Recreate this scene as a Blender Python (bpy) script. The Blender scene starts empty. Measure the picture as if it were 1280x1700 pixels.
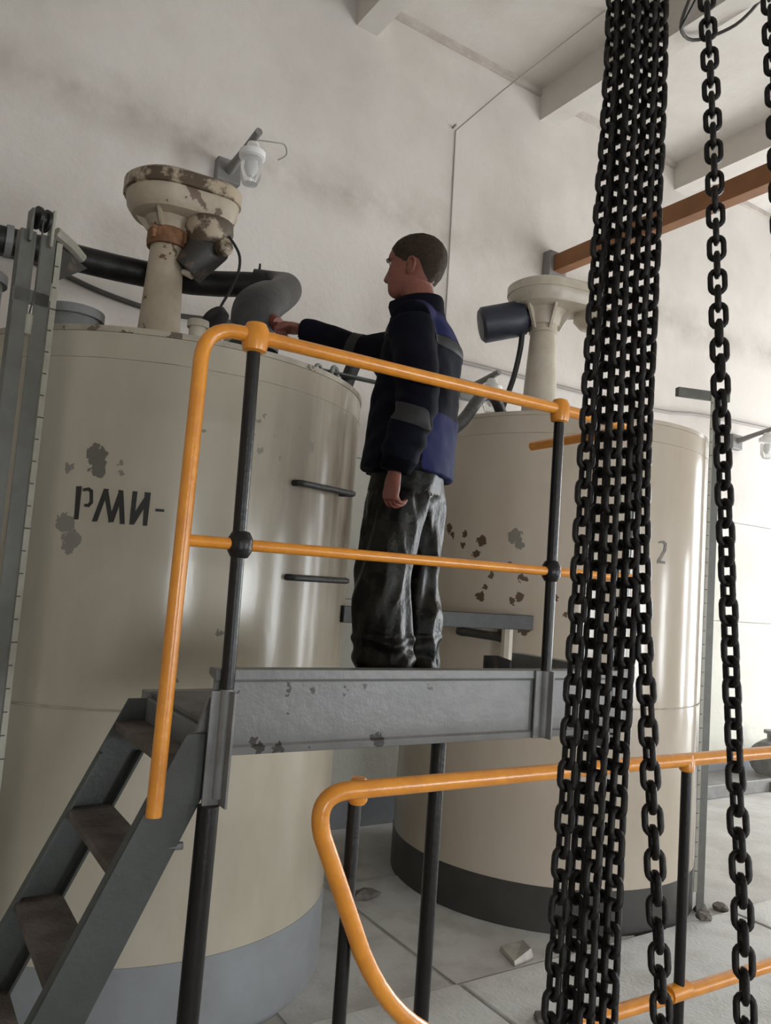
import bpy, bmesh, math, random
from mathutils import Vector, Matrix, noise, Quaternion

SC = bpy.context.scene
COL = SC.collection
R = math.radians
PI = math.pi

# ------------------------------------------------------------------ camera
EYE = 2.27
PITCH, ROLL, HEAD = R(5.2), R(4.2), R(32.5)
cd = bpy.data.cameras.new('camera')
cd.sensor_fit = 'VERTICAL'; cd.sensor_height = 36.0; cd.lens = 36.0 * 1300 / 1700
cd.clip_start = 0.05; cd.clip_end = 100
cam = bpy.data.objects.new('camera', cd); COL.objects.link(cam)
_h = Vector((math.sin(HEAD), math.cos(HEAD), 0)); _r = Vector((math.cos(HEAD), -math.sin(HEAD), 0)); _z = Vector((0, 0, 1))
_f = _h * math.cos(PITCH) + _z * math.sin(PITCH); _u0 = -_h * math.sin(PITCH) + _z * math.cos(PITCH)
_cu = _u0 * math.cos(ROLL) - _r * math.sin(ROLL); _cr = _r * math.cos(ROLL) + _u0 * math.sin(ROLL)
_m = Matrix((_cr, _cu, -_f)).transposed().to_4x4(); _m.translation = (0, 0, EYE)
cam.matrix_world = _m
SC.camera = cam

# ------------------------------------------------------------------ world, light, exposure
w = bpy.data.worlds.new('overcast_sky'); SC.world = w; w.use_nodes = True
bg = w.node_tree.nodes['Background']
bg.inputs[0].default_value = (0.93, 0.97, 1.0, 1); bg.inputs[1].default_value = 21.5
SC.view_settings.view_transform = 'Standard'; SC.view_settings.look = 'None'
SC.view_settings.gamma = 1; SC.view_settings.use_curve_mapping = False
SC.view_settings.exposure = -0.17

# room extents
X0, X1, Y0, Y1, ZC = -6.0, 15.0, -9.0, 6.4, 8.0
# openings: right wall (y0,y1,z0,z1), front wall (x0,x1,z0,z1)
WIN_R = [(2.7, 5.9, 0.2, 5.0), (0.2, 0.85, 0.2, 3.2), (-7.4, -5.7, 0.2, 3.0)]
WIN_FILL_F = [(-1.2, 1.5, 0.9, 2.8), (8.0, 11.8, 0.2, 2.9)]  # second opening is unseen, added to brighten the tanks' right sides

def portal(name, loc, rot, sx, sy):
    l = bpy.data.lights.new(name, 'AREA'); l.shape = 'RECTANGLE'; l.size = sx; l.size_y = sy
    l.cycles.is_portal = True
    o = bpy.data.objects.new(name, l); COL.objects.link(o); o.location = loc; o.rotation_euler = rot
for a, b, c, d in WIN_R:
    portal('opening_portal', (X1 + 0.1, (a + b) / 2, (c + d) / 2), (0, R(90), 0), d - c, b - a)
for a, b, c, d in WIN_FILL_F:
    portal('opening_portal', ((a + b) / 2, Y0 - 0.1, (c + d) / 2), (R(90), 0, 0), b - a, d - c)

# ------------------------------------------------------------------ materials
def mat(name, col, rough=0.6, metal=0.0, var=None, vscale=3.0, vlo=0.4, vhi=0.7, bump=0.0, bscale=40.0,
        spots=None, spotcol=(0.05, 0.04, 0.03), chips=None, spec=0.5, trans=0.0, coat=0.0, spot2=None, stretch=None, band=None, shade_wash=None):
    m = bpy.data.materials.new(name); m.use_nodes = True
    nt = m.node_tree; N = nt.nodes; L = nt.links
    b = N['Principled BSDF']
    b.inputs['Roughness'].default_value = rough; b.inputs['Metallic'].default_value = metal
    b.inputs['Specular IOR Level'].default_value = spec
    if trans: b.inputs['Transmission Weight'].default_value = trans
    if coat: b.inputs['Coat Weight'].default_value = coat; b.inputs['Coat Roughness'].default_value = 0.15
    tc = N.new('ShaderNodeTexCoord'); co = tc.outputs['Object']
    if stretch:
        mp = N.new('ShaderNodeMapping'); mp.inputs['Scale'].default_value = stretch
        L.new(co, mp.inputs['Vector']); vco = mp.outputs['Vector']
    else: vco = co
    def nz(scale, detail=4, vec=None, rg=0.6):
        n = N.new('ShaderNodeTexNoise'); n.inputs['Scale'].default_value = scale
        n.inputs['Detail'].default_value = detail; n.inputs['Roughness'].default_value = rg
        L.new(vec or co, n.inputs['Vector']); return n
    def ramp(fac, lo, hi):
        r_ = N.new('ShaderNodeMapRange'); r_.inputs['From Min'].default_value = lo; r_.inputs['From Max'].default_value = hi
        L.new(fac, r_.inputs['Value']); return r_.outputs['Result']
    def mix(fac, a, c):
        x = N.new('ShaderNodeMix'); x.data_type = 'RGBA'
        L.new(fac, x.inputs['Factor'])
        if isinstance(a, tuple): x.inputs['A'].default_value = (*a, 1)
        else: L.new(a, x.inputs['A'])
        if isinstance(c, tuple): x.inputs['B'].default_value = (*c, 1)
        else: L.new(c, x.inputs['B'])
        return x.outputs['Result']
    cur = tuple(col)
    if var:
        cur = mix(ramp(nz(vscale, 5, vco).outputs['Fac'], vlo, vhi), cur, tuple(var))
    if shade_wash:                       # painted shade of a tank side, with rust: (centre, reach, colour), broken up into upright runs
        ds = N.new('ShaderNodeVectorMath'); ds.operation = 'DISTANCE'; L.new(co, ds.inputs[0]); ds.inputs[1].default_value = shade_wash[0]
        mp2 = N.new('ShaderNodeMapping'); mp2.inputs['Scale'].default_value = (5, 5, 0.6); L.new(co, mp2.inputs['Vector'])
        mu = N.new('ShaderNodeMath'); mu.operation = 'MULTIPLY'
        L.new(ramp(ds.outputs['Value'], shade_wash[1], 0.15), mu.inputs[0]); L.new(ramp(nz(1.0, 5, mp2.outputs[0]).outputs['Fac'], 0.2, 0.62), mu.inputs[1])
        cur = mix(mu.outputs[0], cur, tuple(shade_wash[2]))
    if band:                       # soft shade painted along a wall crease: (z, half height, colour)
        sx = N.new('ShaderNodeSeparateXYZ'); L.new(co, sx.inputs[0])
        ad = N.new('ShaderNodeMath'); ad.operation = 'MULTIPLY_ADD'; L.new(nz(0.9, 3).outputs['Fac'], ad.inputs[0]); ad.inputs[1].default_value = 0.35; L.new(sx.outputs['Z'], ad.inputs[2])
        sb = N.new('ShaderNodeMath'); sb.operation = 'SUBTRACT'; L.new(ad.outputs[0], sb.inputs[0]); sb.inputs[1].default_value = band[0] + 0.17
        ab = N.new('ShaderNodeMath'); ab.operation = 'ABSOLUTE'; L.new(sb.outputs[0], ab.inputs[0])
        f1 = ramp(ab.outputs[0], band[1], 0.0); f2 = ramp(nz(1.6, 4).outputs['Fac'], 0.35, 0.7)
        mu = N.new('ShaderNodeMath'); mu.operation = 'MULTIPLY'; L.new(f1, mu.inputs[0]); L.new(f2, mu.inputs[1])
        cur = mix(mu.outputs[0], cur, tuple(band[2]))
    if chips:                      # (scale, threshold, colour)
        for sc_, th, cc in chips:
            cur = mix(ramp(nz(sc_, 6, vco).outputs['Fac'], th, th + 0.015), cur, tuple(cc))
    if spots:                      # flaked paint at fixed places: (x, y, z, r)
        nn = nz(26, 3); sub = N.new('ShaderNodeVectorMath'); sub.operation = 'SUBTRACT'
        L.new(nn.outputs['Color'], sub.inputs[0]); sub.inputs[1].default_value = (0.5, 0.5, 0.5)
        scl = N.new('ShaderNodeVectorMath'); scl.operation = 'SCALE'; L.new(sub.outputs[0], scl.inputs[0]); scl.inputs['Scale'].default_value = 0.085
        wob = N.new('ShaderNodeVectorMath'); wob.operation = 'ADD'; L.new(co, wob.inputs[0]); L.new(scl.outputs[0], wob.inputs[1])
        def field(lst):
            acc = None
            for x, y, z, r_ in lst:
                ds = N.new('ShaderNodeVectorMath'); ds.operation = 'DISTANCE'
                L.new(wob.outputs[0], ds.inputs[0]); ds.inputs[1].default_value = (x, y, z)
                mu = N.new('ShaderNodeMath'); mu.operation = 'DIVIDE'; L.new(ds.outputs['Value'], mu.inputs[0]); mu.inputs[1].default_value = r_
                if acc is None: acc = mu.outputs[0]
                else:
                    mn = N.new('ShaderNodeMath'); mn.operation = 'MINIMUM'
                    L.new(acc, mn.inputs[0]); L.new(mu.outputs[0], mn.inputs[1]); acc = mn.outputs[0]
            r2 = N.new('ShaderNodeMapRange'); r2.inputs['From Min'].default_value = 1.04; r2.inputs['From Max'].default_value = 0.96
            L.new(acc, r2.inputs['Value']); return r2.outputs['Result']
        cur = mix(field(spots), cur, tuple(spotcol))
        if spot2: cur = mix(field(spot2[0]), cur, tuple(spot2[1]))
    if isinstance(cur, tuple): b.inputs['Base Color'].default_value = (*cur, 1)
    else: L.new(cur, b.inputs['Base Color'])
    if bump:
        bn = N.new('ShaderNodeBump'); bn.inputs['Strength'].default_value = bump; bn.inputs['Distance'].default_value = 0.02
        L.new(nz(bscale, 5, vco).outputs['Fac'], bn.inputs['Height']); L.new(bn.outputs[0], b.inputs['Normal'])
    return m

# tank paint flakes, in the tanks' own coordinates (origin = floor centre of each tank)
T1 = (1.465, 4.885, 1.18); T2 = (4.82, 4.86, 1.2)
def rel(lst, t): return [(x - t[0], y - t[1], z, r) for x, y, z, r in lst]
S1A = rel([(0.818, 3.898, 2.782, 0.05), (0.837, 3.886, 2.711, 0.042), (0.716, 3.973, 2.716, 0.026), (0.92, 3.838, 2.748, 0.017), (0.932, 3.832, 2.705, 0.012)], T1)
S1B = rel([(0.724, 3.967, 2.446, 0.047), (0.759, 3.939, 2.371, 0.044), (0.745, 3.95, 2.33, 0.029),
           (1.569, 3.71, 2.899, 0.02), (1.528, 3.707, 2.973, 0.014), (1.912, 3.793, 2.977, 0.03), (1.586, 3.711, 3.085, 0.012), (1.65, 3.72, 2.986, 0.009),
           (1.343, 3.711, 1.644, 0.04), (1.283, 3.719, 1.678, 0.014), (1.264, 3.722, 1.735, 0.012), (1.279, 3.72, 2.955, 0.012), (1.447, 3.705, 1.971, 0.018),
           (1.555, 3.708, 3.047, 0.012), (1.822, 3.76, 3.052, 0.01), (1.88, 3.78, 2.931, 0.013), (1.699, 3.728, 2.883, 0.009)], T1)
S2A = rel([(3.623, 4.772, 2.72, 0.037), (3.628, 4.721, 2.673, 0.023), (3.648, 4.602, 2.687, 0.023), (3.691, 4.453, 2.636, 0.04), (3.645, 4.617, 2.597, 0.023),
           (3.677, 4.494, 2.533, 0.031), (3.787, 4.25, 2.479, 0.017), (3.729, 4.359, 2.385, 0.026), (3.845, 4.161, 2.378, 0.03), (3.834, 4.176, 2.248, 0.038),
           (3.696, 4.44, 2.227, 0.031), (3.709, 4.407, 2.295, 0.022), (3.807, 4.217, 2.202, 0.026), (3.862, 4.138, 2.032, 0.051), (3.992, 3.991, 2.267, 0.03),
           (4.052, 3.938, 2.147, 0.021), (3.984, 3.999, 2.883, 0.013), (3.768, 4.282, 1.982, 0.026)], T2)
S2B = rel([(3.804, 4.222, 2.675, 0.05), (3.822, 4.193, 2.612, 0.03)], T2)
SBM = [(1.015, 2.2, 1.756, 0.026), (1.08, 2.2, 1.753, 0.018), (1.1, 2.2, 1.912, 0.014), (1.106, 2.2, 1.851, 0.012), (1.443, 2.2, 1.762, 0.024),
       (1.303, 2.2, 1.916, 0.012), (1.371, 2.2, 1.921, 0.014), (1.183, 2.2, 1.92, 0.012), (1.188, 2.2, 1.748, 0.008), (0.928, 2.2, 1.917, 0.016), (1.638, 2.2, 1.925, 0.008)]

M = {}
M['wall'] = mat('whitewash', (0.6, 0.57, 0.53), 0.9, var=(0.63, 0.585, 0.535), vscale=0.9, vlo=0.42, vhi=0.72, bump=0.25, bscale=14)
M['wallband'] = mat('shade_banded_whitewash', (0.63, 0.59, 0.55), 0.9, var=(0.51, 0.47, 0.43), vscale=0.7, vlo=0.42, vhi=0.75, bump=0.3, bscale=14, band=(5.95, 0.34, (0.38, 0.34, 0.30)))
M['dado'] = mat('pale_green_whitewash', (0.61, 0.60, 0.53), 0.85, var=(0.53, 0.515, 0.45), vscale=1.2, bump=0.2, bscale=14)
M['ceiling'] = mat('ceiling_whitewash', (0.60, 0.565, 0.52), 0.9, var=(0.52, 0.48, 0.435), vscale=1.1, bump=0.2, bscale=12)
M['joint'] = mat('joint_mortar', (0.42, 0.37, 0.33), 0.95, var=(0.55, 0.5, 0.46), vscale=5)
M['floor'] = mat('concrete_floor', (0.5, 0.49, 0.47), 0.75, var=(0.36, 0.34, 0.31), vscale=2.2, bump=0.3, bscale=30)
M['slab'] = mat('concrete_slab', (0.60, 0.60, 0.585), 0.65, var=(0.46, 0.45, 0.43), vscale=2.6, vlo=0.45, vhi=0.65, bump=0.3, bscale=35)
M['tank1'] = mat('beige_tank_paint', (0.45, 0.41, 0.335), 0.18, var=(0.385, 0.345, 0.27), vscale=2.2, bump=0.12, bscale=3.5, spots=S1A + S1B, spotcol=(0.2, 0.19, 0.16), spot2=(S1A[:2], (0.12, 0.11, 0.09)), stretch=(1, 1, 0.35), shade_wash=((0.80, -0.86, 2.75), 1.1, (0.085, 0.063, 0.048)))
M['tank2'] = mat('cream_tank_paint', (0.50, 0.435, 0.36), 0.16, var=(0.44, 0.375, 0.295), vscale=2.2, bump=0.1, bscale=3.0, spots=S2A + S2B, spotcol=(0.1, 0.06, 0.04), spot2=(S2B, (0.2, 0.19, 0.16)), stretch=(1, 1, 0.4))
M['rim1'] = mat('worn_beige_lid_paint', (0.43, 0.39, 0.31), 0.4, var=(0.16, 0.125, 0.095), vscale=2.5, vlo=0.45, vhi=0.7, chips=[(7, 0.6, (0.12, 0.09, 0.065))], bump=0.2, bscale=20)
M['seam'] = mat('painted_weld_bead', (0.44, 0.385, 0.31), 0.5, var=(0.3, 0.25, 0.19), vscale=9, bump=0.5, bscale=60)
M['band'] = mat('grey_base_paint', (0.25, 0.265, 0.28), 0.35, var=(0.21, 0.215, 0.22), vscale=4, chips=[(9, 0.72, (0.1, 0.085, 0.07))])
M['band2'] = mat('dark_grey_base_paint', (0.05, 0.048, 0.044), 0.4, var=(0.036, 0.034, 0.03), vscale=4)
M['stencil'] = mat('black_stencil_paint', (0.012, 0.012, 0.01), 0.5)
M['stencil2'] = mat('faded_stencil_paint', (0.13, 0.12, 0.11), 0.6, var=(0.25, 0.22, 0.19), vscale=18)
M['orange'] = mat('orange_rail_paint', (0.74, 0.285, 0.025), 0.3, var=(0.62, 0.22, 0.02), vscale=14, bump=0.12, bscale=55, coat=0.3)
M['black'] = mat('black_post_paint', (0.005, 0.0045, 0.0045), 0.33, var=(0.009, 0.008, 0.008), vscale=20, bump=0.12, bscale=60, spec=0.4)
M['beam'] = mat('grey_beam_paint', (0.175, 0.177, 0.175), 0.38, var=(0.135, 0.137, 0.136), vscale=5, bump=0.12, bscale=25, spots=SBM, spotcol=(0.03, 0.025, 0.02), chips=[(7, 0.77, (0.09, 0.07, 0.05))])
M['greysteel'] = mat('grey_steel_paint', (0.21, 0.215, 0.215), 0.45, var=(0.15, 0.15, 0.145), vscale=8, bump=0.15, bscale=40, chips=[(11, 0.74, (0.07, 0.055, 0.045))])
M['stairgrey'] = mat('blue_grey_stair_paint', (0.05, 0.056, 0.053), 0.42, var=(0.038, 0.042, 0.04), vscale=6, bump=0.12, bscale=35, chips=[(10, 0.75, (0.05, 0.04, 0.03))])
M['tread'] = mat('worn_tread_steel', (0.07, 0.055, 0.043), 0.75, var=(0.16, 0.135, 0.115), vscale=7, bump=0.4, bscale=50)
M['deck'] = mat('deck_plate_steel', (0.16, 0.16, 0.16), 0.6, var=(0.09, 0.075, 0.06), vscale=6, bump=0.3, bscale=45)
M['gauge'] = mat('gauge_grey_paint', (0.115, 0.117, 0.102), 0.45, var=(0.085, 0.085, 0.073), vscale=9, bump=0.1, bscale=40, chips=[(13, 0.72, (0.07, 0.06, 0.05))])
M['scale'] = mat('scale_strip_paint', (0.33, 0.32, 0.265), 0.4, var=(0.27, 0.255, 0.21), vscale=12)
M['tick'] = mat('scale_mark_paint', (0.05, 0.045, 0.04), 0.5)
M['chain'] = mat('black_chain_steel', (0.008, 0.0065, 0.006), 0.45, metal=0.0, var=(0.016, 0.012, 0.01), vscale=60, bump=0.2, bscale=150, spec=0.3)
M['cream'] = mat('cream_machine_paint', (0.44, 0.375, 0.285), 0.42, var=(0.36, 0.295, 0.215), vscale=6, chips=[(6, 0.62, (0.12, 0.07, 0.038))], bump=0.15, bscale=25)
M['creamrust'] = mat('rust_flaked_cream_paint', (0.40, 0.325, 0.235), 0.5, var=(0.075, 0.05, 0.028), vscale=6, vlo=0.45, vhi=0.53, bump=0.3, bscale=30)
M['cream2'] = mat('clean_cream_paint', (0.52, 0.47, 0.385), 0.35, var=(0.43, 0.37, 0.295), vscale=6, bump=0.1, bscale=25)
M['rust'] = mat('rusty_flange', (0.16, 0.07, 0.03), 0.7, var=(0.3, 0.15, 0.075), vscale=14, bump=0.4, bscale=60)
M['darkmotor'] = mat('dark_motor_paint', (0.03, 0.027, 0.025), 0.5, var=(0.1, 0.07, 0.05), vscale=12, vlo=0.55, vhi=0.65)
M['bluemotor'] = mat('navy_motor_paint', (0.016, 0.02, 0.035), 0.45, var=(0.024, 0.028, 0.042), vscale=10)
M['pipe'] = mat('black_pipe_paint', (0.008, 0.008, 0.008), 0.42, var=(0.018, 0.018, 0.018), vscale=7, bump=0.25, bscale=20, spec=0.35)
M['pipegrey'] = mat('dark_grey_lagging', (0.026, 0.027, 0.028), 0.5, var=(0.013, 0.013, 0.014), vscale=6, bump=0.35, bscale=22)
M['redvalve'] = mat('red_brown_valve', (0.17, 0.035, 0.02), 0.5, var=(0.1, 0.03, 0.02), vscale=20)
M['rubber'] = mat('black_rubber', (0.012, 0.012, 0.012), 0.55)
M['wire'] = mat('dull_wire', (0.3, 0.27, 0.25), 0.7)
M['cable'] = mat('dark_cable', (0.06, 0.055, 0.05), 0.7)
M['brown'] = mat('brown_beam_primer', (0.25, 0.105, 0.035), 0.6, var=(0.19, 0.075, 0.025), vscale=3, bump=0.15, bscale=20)
M['lampgrey'] = mat('lamp_bracket_grey', (0.2, 0.19, 0.185), 0.5)
M['porcelain'] = mat('white_porcelain', (0.75, 0.74, 0.72), 0.3)
M['glass'] = mat('lamp_glass', (0.95, 0.96, 0.96), 0.12, trans=0.85)
M['skin'] = mat('skin', (0.20, 0.068, 0.045), 0.5, var=(0.165, 0.052, 0.036), vscale=22, bump=0.08, bscale=90)
M['hair'] = mat('dark_brown_hair', (0.03, 0.02, 0.014), 0.65, var=(0.05, 0.034, 0.022), vscale=70, bump=0.5, bscale=160, spec=0.15)
M['navy'] = mat('navy_work_cloth', (0.002, 0.0023, 0.006), 0.8, var=(0.003, 0.0036, 0.009), vscale=9, bump=0.15, bscale=220, spec=0.12)
M['royal'] = mat('royal_blue_work_cloth', (0.009, 0.011, 0.055), 0.75, var=(0.012, 0.015, 0.07), vscale=9, bump=0.15, bscale=220, spec=0.15)
M['reflect'] = mat('grey_reflective_tape', (0.06, 0.061, 0.062), 0.5, spec=0.3)
M['camo'] = mat('camouflage_cloth', (0.004, 0.0036, 0.0022), 0.36, var=(0.011, 0.0105, 0.007), vscale=8, vlo=0.52, vhi=0.56, spec=0.12, chips=[(12, 0.58, (0.003, 0.003, 0.002)), (6, 0.66, (0.03, 0.029, 0.022))], bump=0.2, bscale=60)
M['boot'] = mat('black_boot_leather', (0.012, 0.011, 0.01), 0.45, bump=0.2, bscale=60)
M['eyewhite'] = mat('eye_white', (0.6, 0.57, 0.53), 0.2)
M['iris'] = mat('iris', (0.03, 0.035, 0.04), 0.2)
M['debris'] = mat('rubble', (0.2, 0.18, 0.16), 0.9, var=(0.08, 0.07, 0.06), vscale=9, bump=0.5, bscale=40)
M['debrislight'] = mat('pale_rubble', (0.5, 0.48, 0.44), 0.9, var=(0.3, 0.28, 0.25), vscale=9)
M['pumpgrey'] = mat('grey_pump_paint', (0.22, 0.215, 0.21), 0.5, var=(0.15, 0.14, 0.13), vscale=8)

# ------------------------------------------------------------------ mesh helpers
def link(name, bm, m, parent=None, smooth=True, label=None, bevel=0.0, kind=None):
    bmesh.ops.recalc_face_normals(bm, faces=bm.faces)
    me = bpy.data.meshes.new(name); bm.to_mesh(me); bm.free()
    for mm in (m if isinstance(m, (list, tuple)) else [m]): me.materials.append(mm)
    if smooth:
        for p in me.polygons: p.use_smooth = True
        me.set_sharp_from_angle(angle=R(38))
    o = bpy.data.objects.new(name, me); COL.objects.link(o)
    if parent is not None: o.parent = parent
    if label: o['label'] = label
    if kind: o['kind'] = kind
    if bevel:
        b = o.modifiers.new('bevel', 'BEVEL'); b.width = bevel; b.segments = 2; b.limit_method = 'ANGLE'; b.angle_limit = R(40)
    return o

def thing(name, label, cat, loc=(0, 0, 0), rz=0.0, group=None):
    o = bpy.data.objects.new(name, None); COL.objects.link(o); o.empty_display_size = 0.1
    o.location = loc; o.rotation_euler = (0, 0, rz); o['label'] = label; o['category'] = cat
    if group: o['group'] = group
    return o

def tag(o, label, cat, group=None):
    o['label'] = label; o['category'] = cat
    if group: o['group'] = group
    return o

def struct(o): o['kind'] = 'structure'; return o

def box(bm, x0, x1, y0, y1, z0, z1, mtx=None):
    vs = [bm.verts.new(Vector(c) if mtx is None else mtx @ Vector(c)) for c in
          [(x0, y0, z0), (x1, y0, z0), (x1, y1, z0), (x0, y1, z0), (x0, y0, z1), (x1, y0, z1), (x1, y1, z1), (x0, y1, z1)]]
    for f in [(0, 3, 2, 1), (4, 5, 6, 7), (0, 1, 5, 4), (1, 2, 6, 5), (2, 3, 7, 6), (3, 0, 4, 7)]:
        bm.faces.new([vs[i] for i in f])
    return bm

def loft(bm, rings, cap=True, closed=False):
    vr = [[bm.verts.new(p) for p in r] for r in rings]
    n = len(vr[0]); k = len(vr)
    for i in range(k if closed else k - 1):
        a, b = vr[i], vr[(i + 1) % k]
        for j in range(n): bm.faces.new((a[j], a[(j + 1) % n], b[(j + 1) % n], b[j]))
    if cap and not closed:
        bm.faces.new(vr[0][::-1]); bm.faces.new(vr[-1])
    return vr

def lathe(bm, prof, n=32, origin=(0, 0, 0), axis=(0, 0, 1), cap=True):
    q = Vector((0, 0, 1)).rotation_difference(Vector(axis).normalized()); o = Vector(origin)
    return loft(bm, [[o + q @ Vector((r * math.cos(2 * PI * j / n), r * math.sin(2 * PI * j / n), z)) for j in range(n)] for r, z in prof], cap)

def catmull(pts, rad, sub):
    P = [Vector(p) for p in pts]
    if isinstance(rad, (int, float)): rad = [rad] * len(P)
    out, ro = [], []
    for i in range(len(P) - 1):
        p0 = P[max(i - 1, 0)]; p1 = P[i]; p2 = P[i + 1]; p3 = P[min(i + 2, len(P) - 1)]
        for s in range(sub):
            t = s / sub
            out.append(0.5 * ((2 * p1) + (p2 - p0) * t + (2 * p0 - 5 * p1 + 4 * p2 - p3) * t * t + (3 * p1 - p0 - 3 * p2 + p3) * t ** 3))
            ro.append(rad[i] + (rad[i + 1] - rad[i]) * t)
    out.append(P[-1]); ro.append(rad[-1])
    return out, ro

def tube(bm, pts, rad, n=12, sub=0, closed=False, flat=None, up=None):
    """swept tube; flat=(a,b) scales the section on its two axes"""
    if sub: P, rr = catmull(pts, rad, sub)
    else:
        P = [Vector(p) for p in pts]; rr = [rad] * len(P) if isinstance(rad, (int, float)) else list(rad)
    T = []
    for i in range(len(P)):
        a = P[i - 1] if (i > 0 or closed) else P[i]; b = P[(i + 1) % len(P)] if (i < len(P) - 1 or closed) else P[i]
        d = b - a
        T.append(d.normalized() if d.length > 1e-9 else Vector((0, 0, 1)))
    u = Vector(up) if up is not None else (Vector((0, 0, 1)) if abs(T[0].z) < 0.9 else Vector((1, 0, 0)))
    u = (u - T[0] * u.dot(T[0])).normalized()
    rings = []
    fa, fb = flat or (1, 1)
    for i in range(len(P)):
        if i:
            q = T[i - 1].rotation_difference(T[i]); u = q @ u; u = (u - T[i] * u.dot(T[i])).normalized()
        v = T[i].cross(u)
        rings.append([P[i] + (u * math.cos(2 * PI * j / n) * fa + v * math.sin(2 * PI * j / n) * fb) * rr[i] for j in range(n)])
    loft(bm, rings, not closed, closed)
    return bm

def fillet(pts, r, k=6):
    """round the inner corners of a polyline"""
    P = [Vector(p) for p in pts]; out = [P[0]]
    for i in range(1, len(P) - 1):
        a = (P[i - 1] - P[i]); b = (P[i + 1] - P[i]); rr = min(r, a.length * 0.49, b.length * 0.49)
        A = P[i] + a.normalized() * rr; B = P[i] + b.normalized() * rr
        for s in range(k + 1):
            t = s / k; out.append((1 - t) ** 2 * A + 2 * t * (1 - t) * P[i] + t * t * B)
    out.append(P[-1]); return out

def nb(): return bmesh.new()
def tb(name, pts, r, m, parent, n=12, sub=0, label=None, **k):
    b = nb(); tube(b, pts, r, n, sub, **k); return link(name, b, m, parent, label=label)
def bx(name, a, m, parent, bevel=0.004, mtx=None, label=None):
    b = nb(); box(b, *a, mtx); return link(name, b, m, parent, smooth=False, bevel=bevel, label=label)
def lt(name, prof, m, parent, n=32, origin=(0, 0, 0), axis=(0, 0, 1), label=None, bevel=0):
    b = nb(); lathe(b, prof, n, origin, axis); return link(name, b, m, parent, label=label, bevel=bevel)

# ------------------------------------------------------------------ room shell
def wall_with_holes(name, fixed, axis, lo, hi, holes, t, m):
    """wall in the plane axis=fixed built of boxes round its openings"""
    b = nb(); cuts = sorted(holes); prev = lo
    def put(a0, a1, z0, z1):
        if a1 - a0 < 1e-4 or z1 - z0 < 1e-4: return
        if axis == 'x': box(b, fixed, fixed + t, a0, a1, z0, z1) if t > 0 else box(b, fixed + t, fixed, a0, a1, z0, z1)
        else: box(b, a0, a1, min(fixed, fixed + t), max(fixed, fixed + t), z0, z1)
    for a, c, z0, z1 in cuts:
        put(prev, a, 0, ZC); put(a, c, 0, z0); put(a, c, z1, ZC); prev = c
    put(prev, hi, 0, ZC)
    return struct(link(name, b, m, smooth=False))

b = nb(); box(b, X0 - .3, X1 + .3, Y0 - .3, Y1 + .3, -0.3, 0.0)
FLOOR = struct(link('floor', b, M['floor'], smooth=False))
b = nb(); box(b, X0 - .3, X1 + .3, Y0 - .3, Y1 + .3, ZC, ZC + 0.25)
CEIL = struct(link('ceiling', b, M['ceiling'], smooth=False))
b = nb(); box(b, X0 - .3, X1 + .3, Y1 + 0.03, Y1 + 0.33, 0, ZC)
WB = struct(link('wall_back', b, M['joint'], smooth=False))
b = nb(); box(b, X0 - .3, X0, Y0, Y1, 0, ZC); WL = struct(link('wall_left', b, M['wall'], smooth=False))
wall_with_holes('wall_right', X1, 'x', Y0, Y1, WIN_R, 0.3, M['wall'])
wall_with_holes('wall_front', Y0, 'y', X0, X1, WIN_FILL_F, -0.3, M['wall'])
# the back wall: two painted lower courses with open joints, one tall plastered field above
for z0, z1, mm in [(0.0, 2.096, 'dado'), (2.104, 3.436, 'dado'), (3.444, ZC, 'wallband')]:
    b = nb(); box(b, X0, X1, Y1, Y1 + 0.035, z0, z1)
    link('wall_panel', b, M[mm], WB, smooth=False)
# ribs of the ceiling
for x in (1.05, 3.45, 5.9, 8.3, 10.7, -1.35):
    b = nb()
    loft(b, [[Vector((x - .16, y, ZC)), Vector((x - .12, y, ZC - .34)), Vector((x + .12, y, ZC - .34)), Vector((x + .16, y, ZC))] for y in (Y0, Y1)])
    link('ceiling_beam', b, M['ceiling'], CEIL, smooth=False)
# shadow-gap between wall and ceiling, plaster cove
b = nb(); box(b, X0, X1, Y1 - 0.05, Y1, ZC - 0.07, ZC); struct(link('trim_1', b, M['joint'], smooth=False))
b = nb(); box(b, X0, X1, Y1 - 0.03, Y1, 0, 0.28); struct(link('baseboard_back', b, M['band'], smooth=False))
# concrete slabs in front of the tanks
for x0, x1, y0, y1, h in [(X0, 0.6, -0.5, 3.63, .03), (0.62, 3.03, -0.5, 3.63, .034), (3.06, 5.6, -0.5, 3.63, .03), (5.62, 8.4, -0.5, 3.63, .033), (8.42, X1 - .05, -0.5, 3.63, .03),
                          (2.0, 3.025, 3.67, 5.2, .008), (3.055, 4.6, 3.67, 5.2, .01)]:
    b = nb(); box(b, x0, x1, y0, y1, 0, h)
    link('floor_slab', b, M['slab'], FLOOR, smooth=False, bevel=0.008)

# ------------------------------------------------------------------ storage tanks
def cyl_pt(T, az, z, off=0.0):
    a = R(az); r = T[2] + off
    return Vector((r * math.sin(a), -r * math.cos(a), z))

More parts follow.
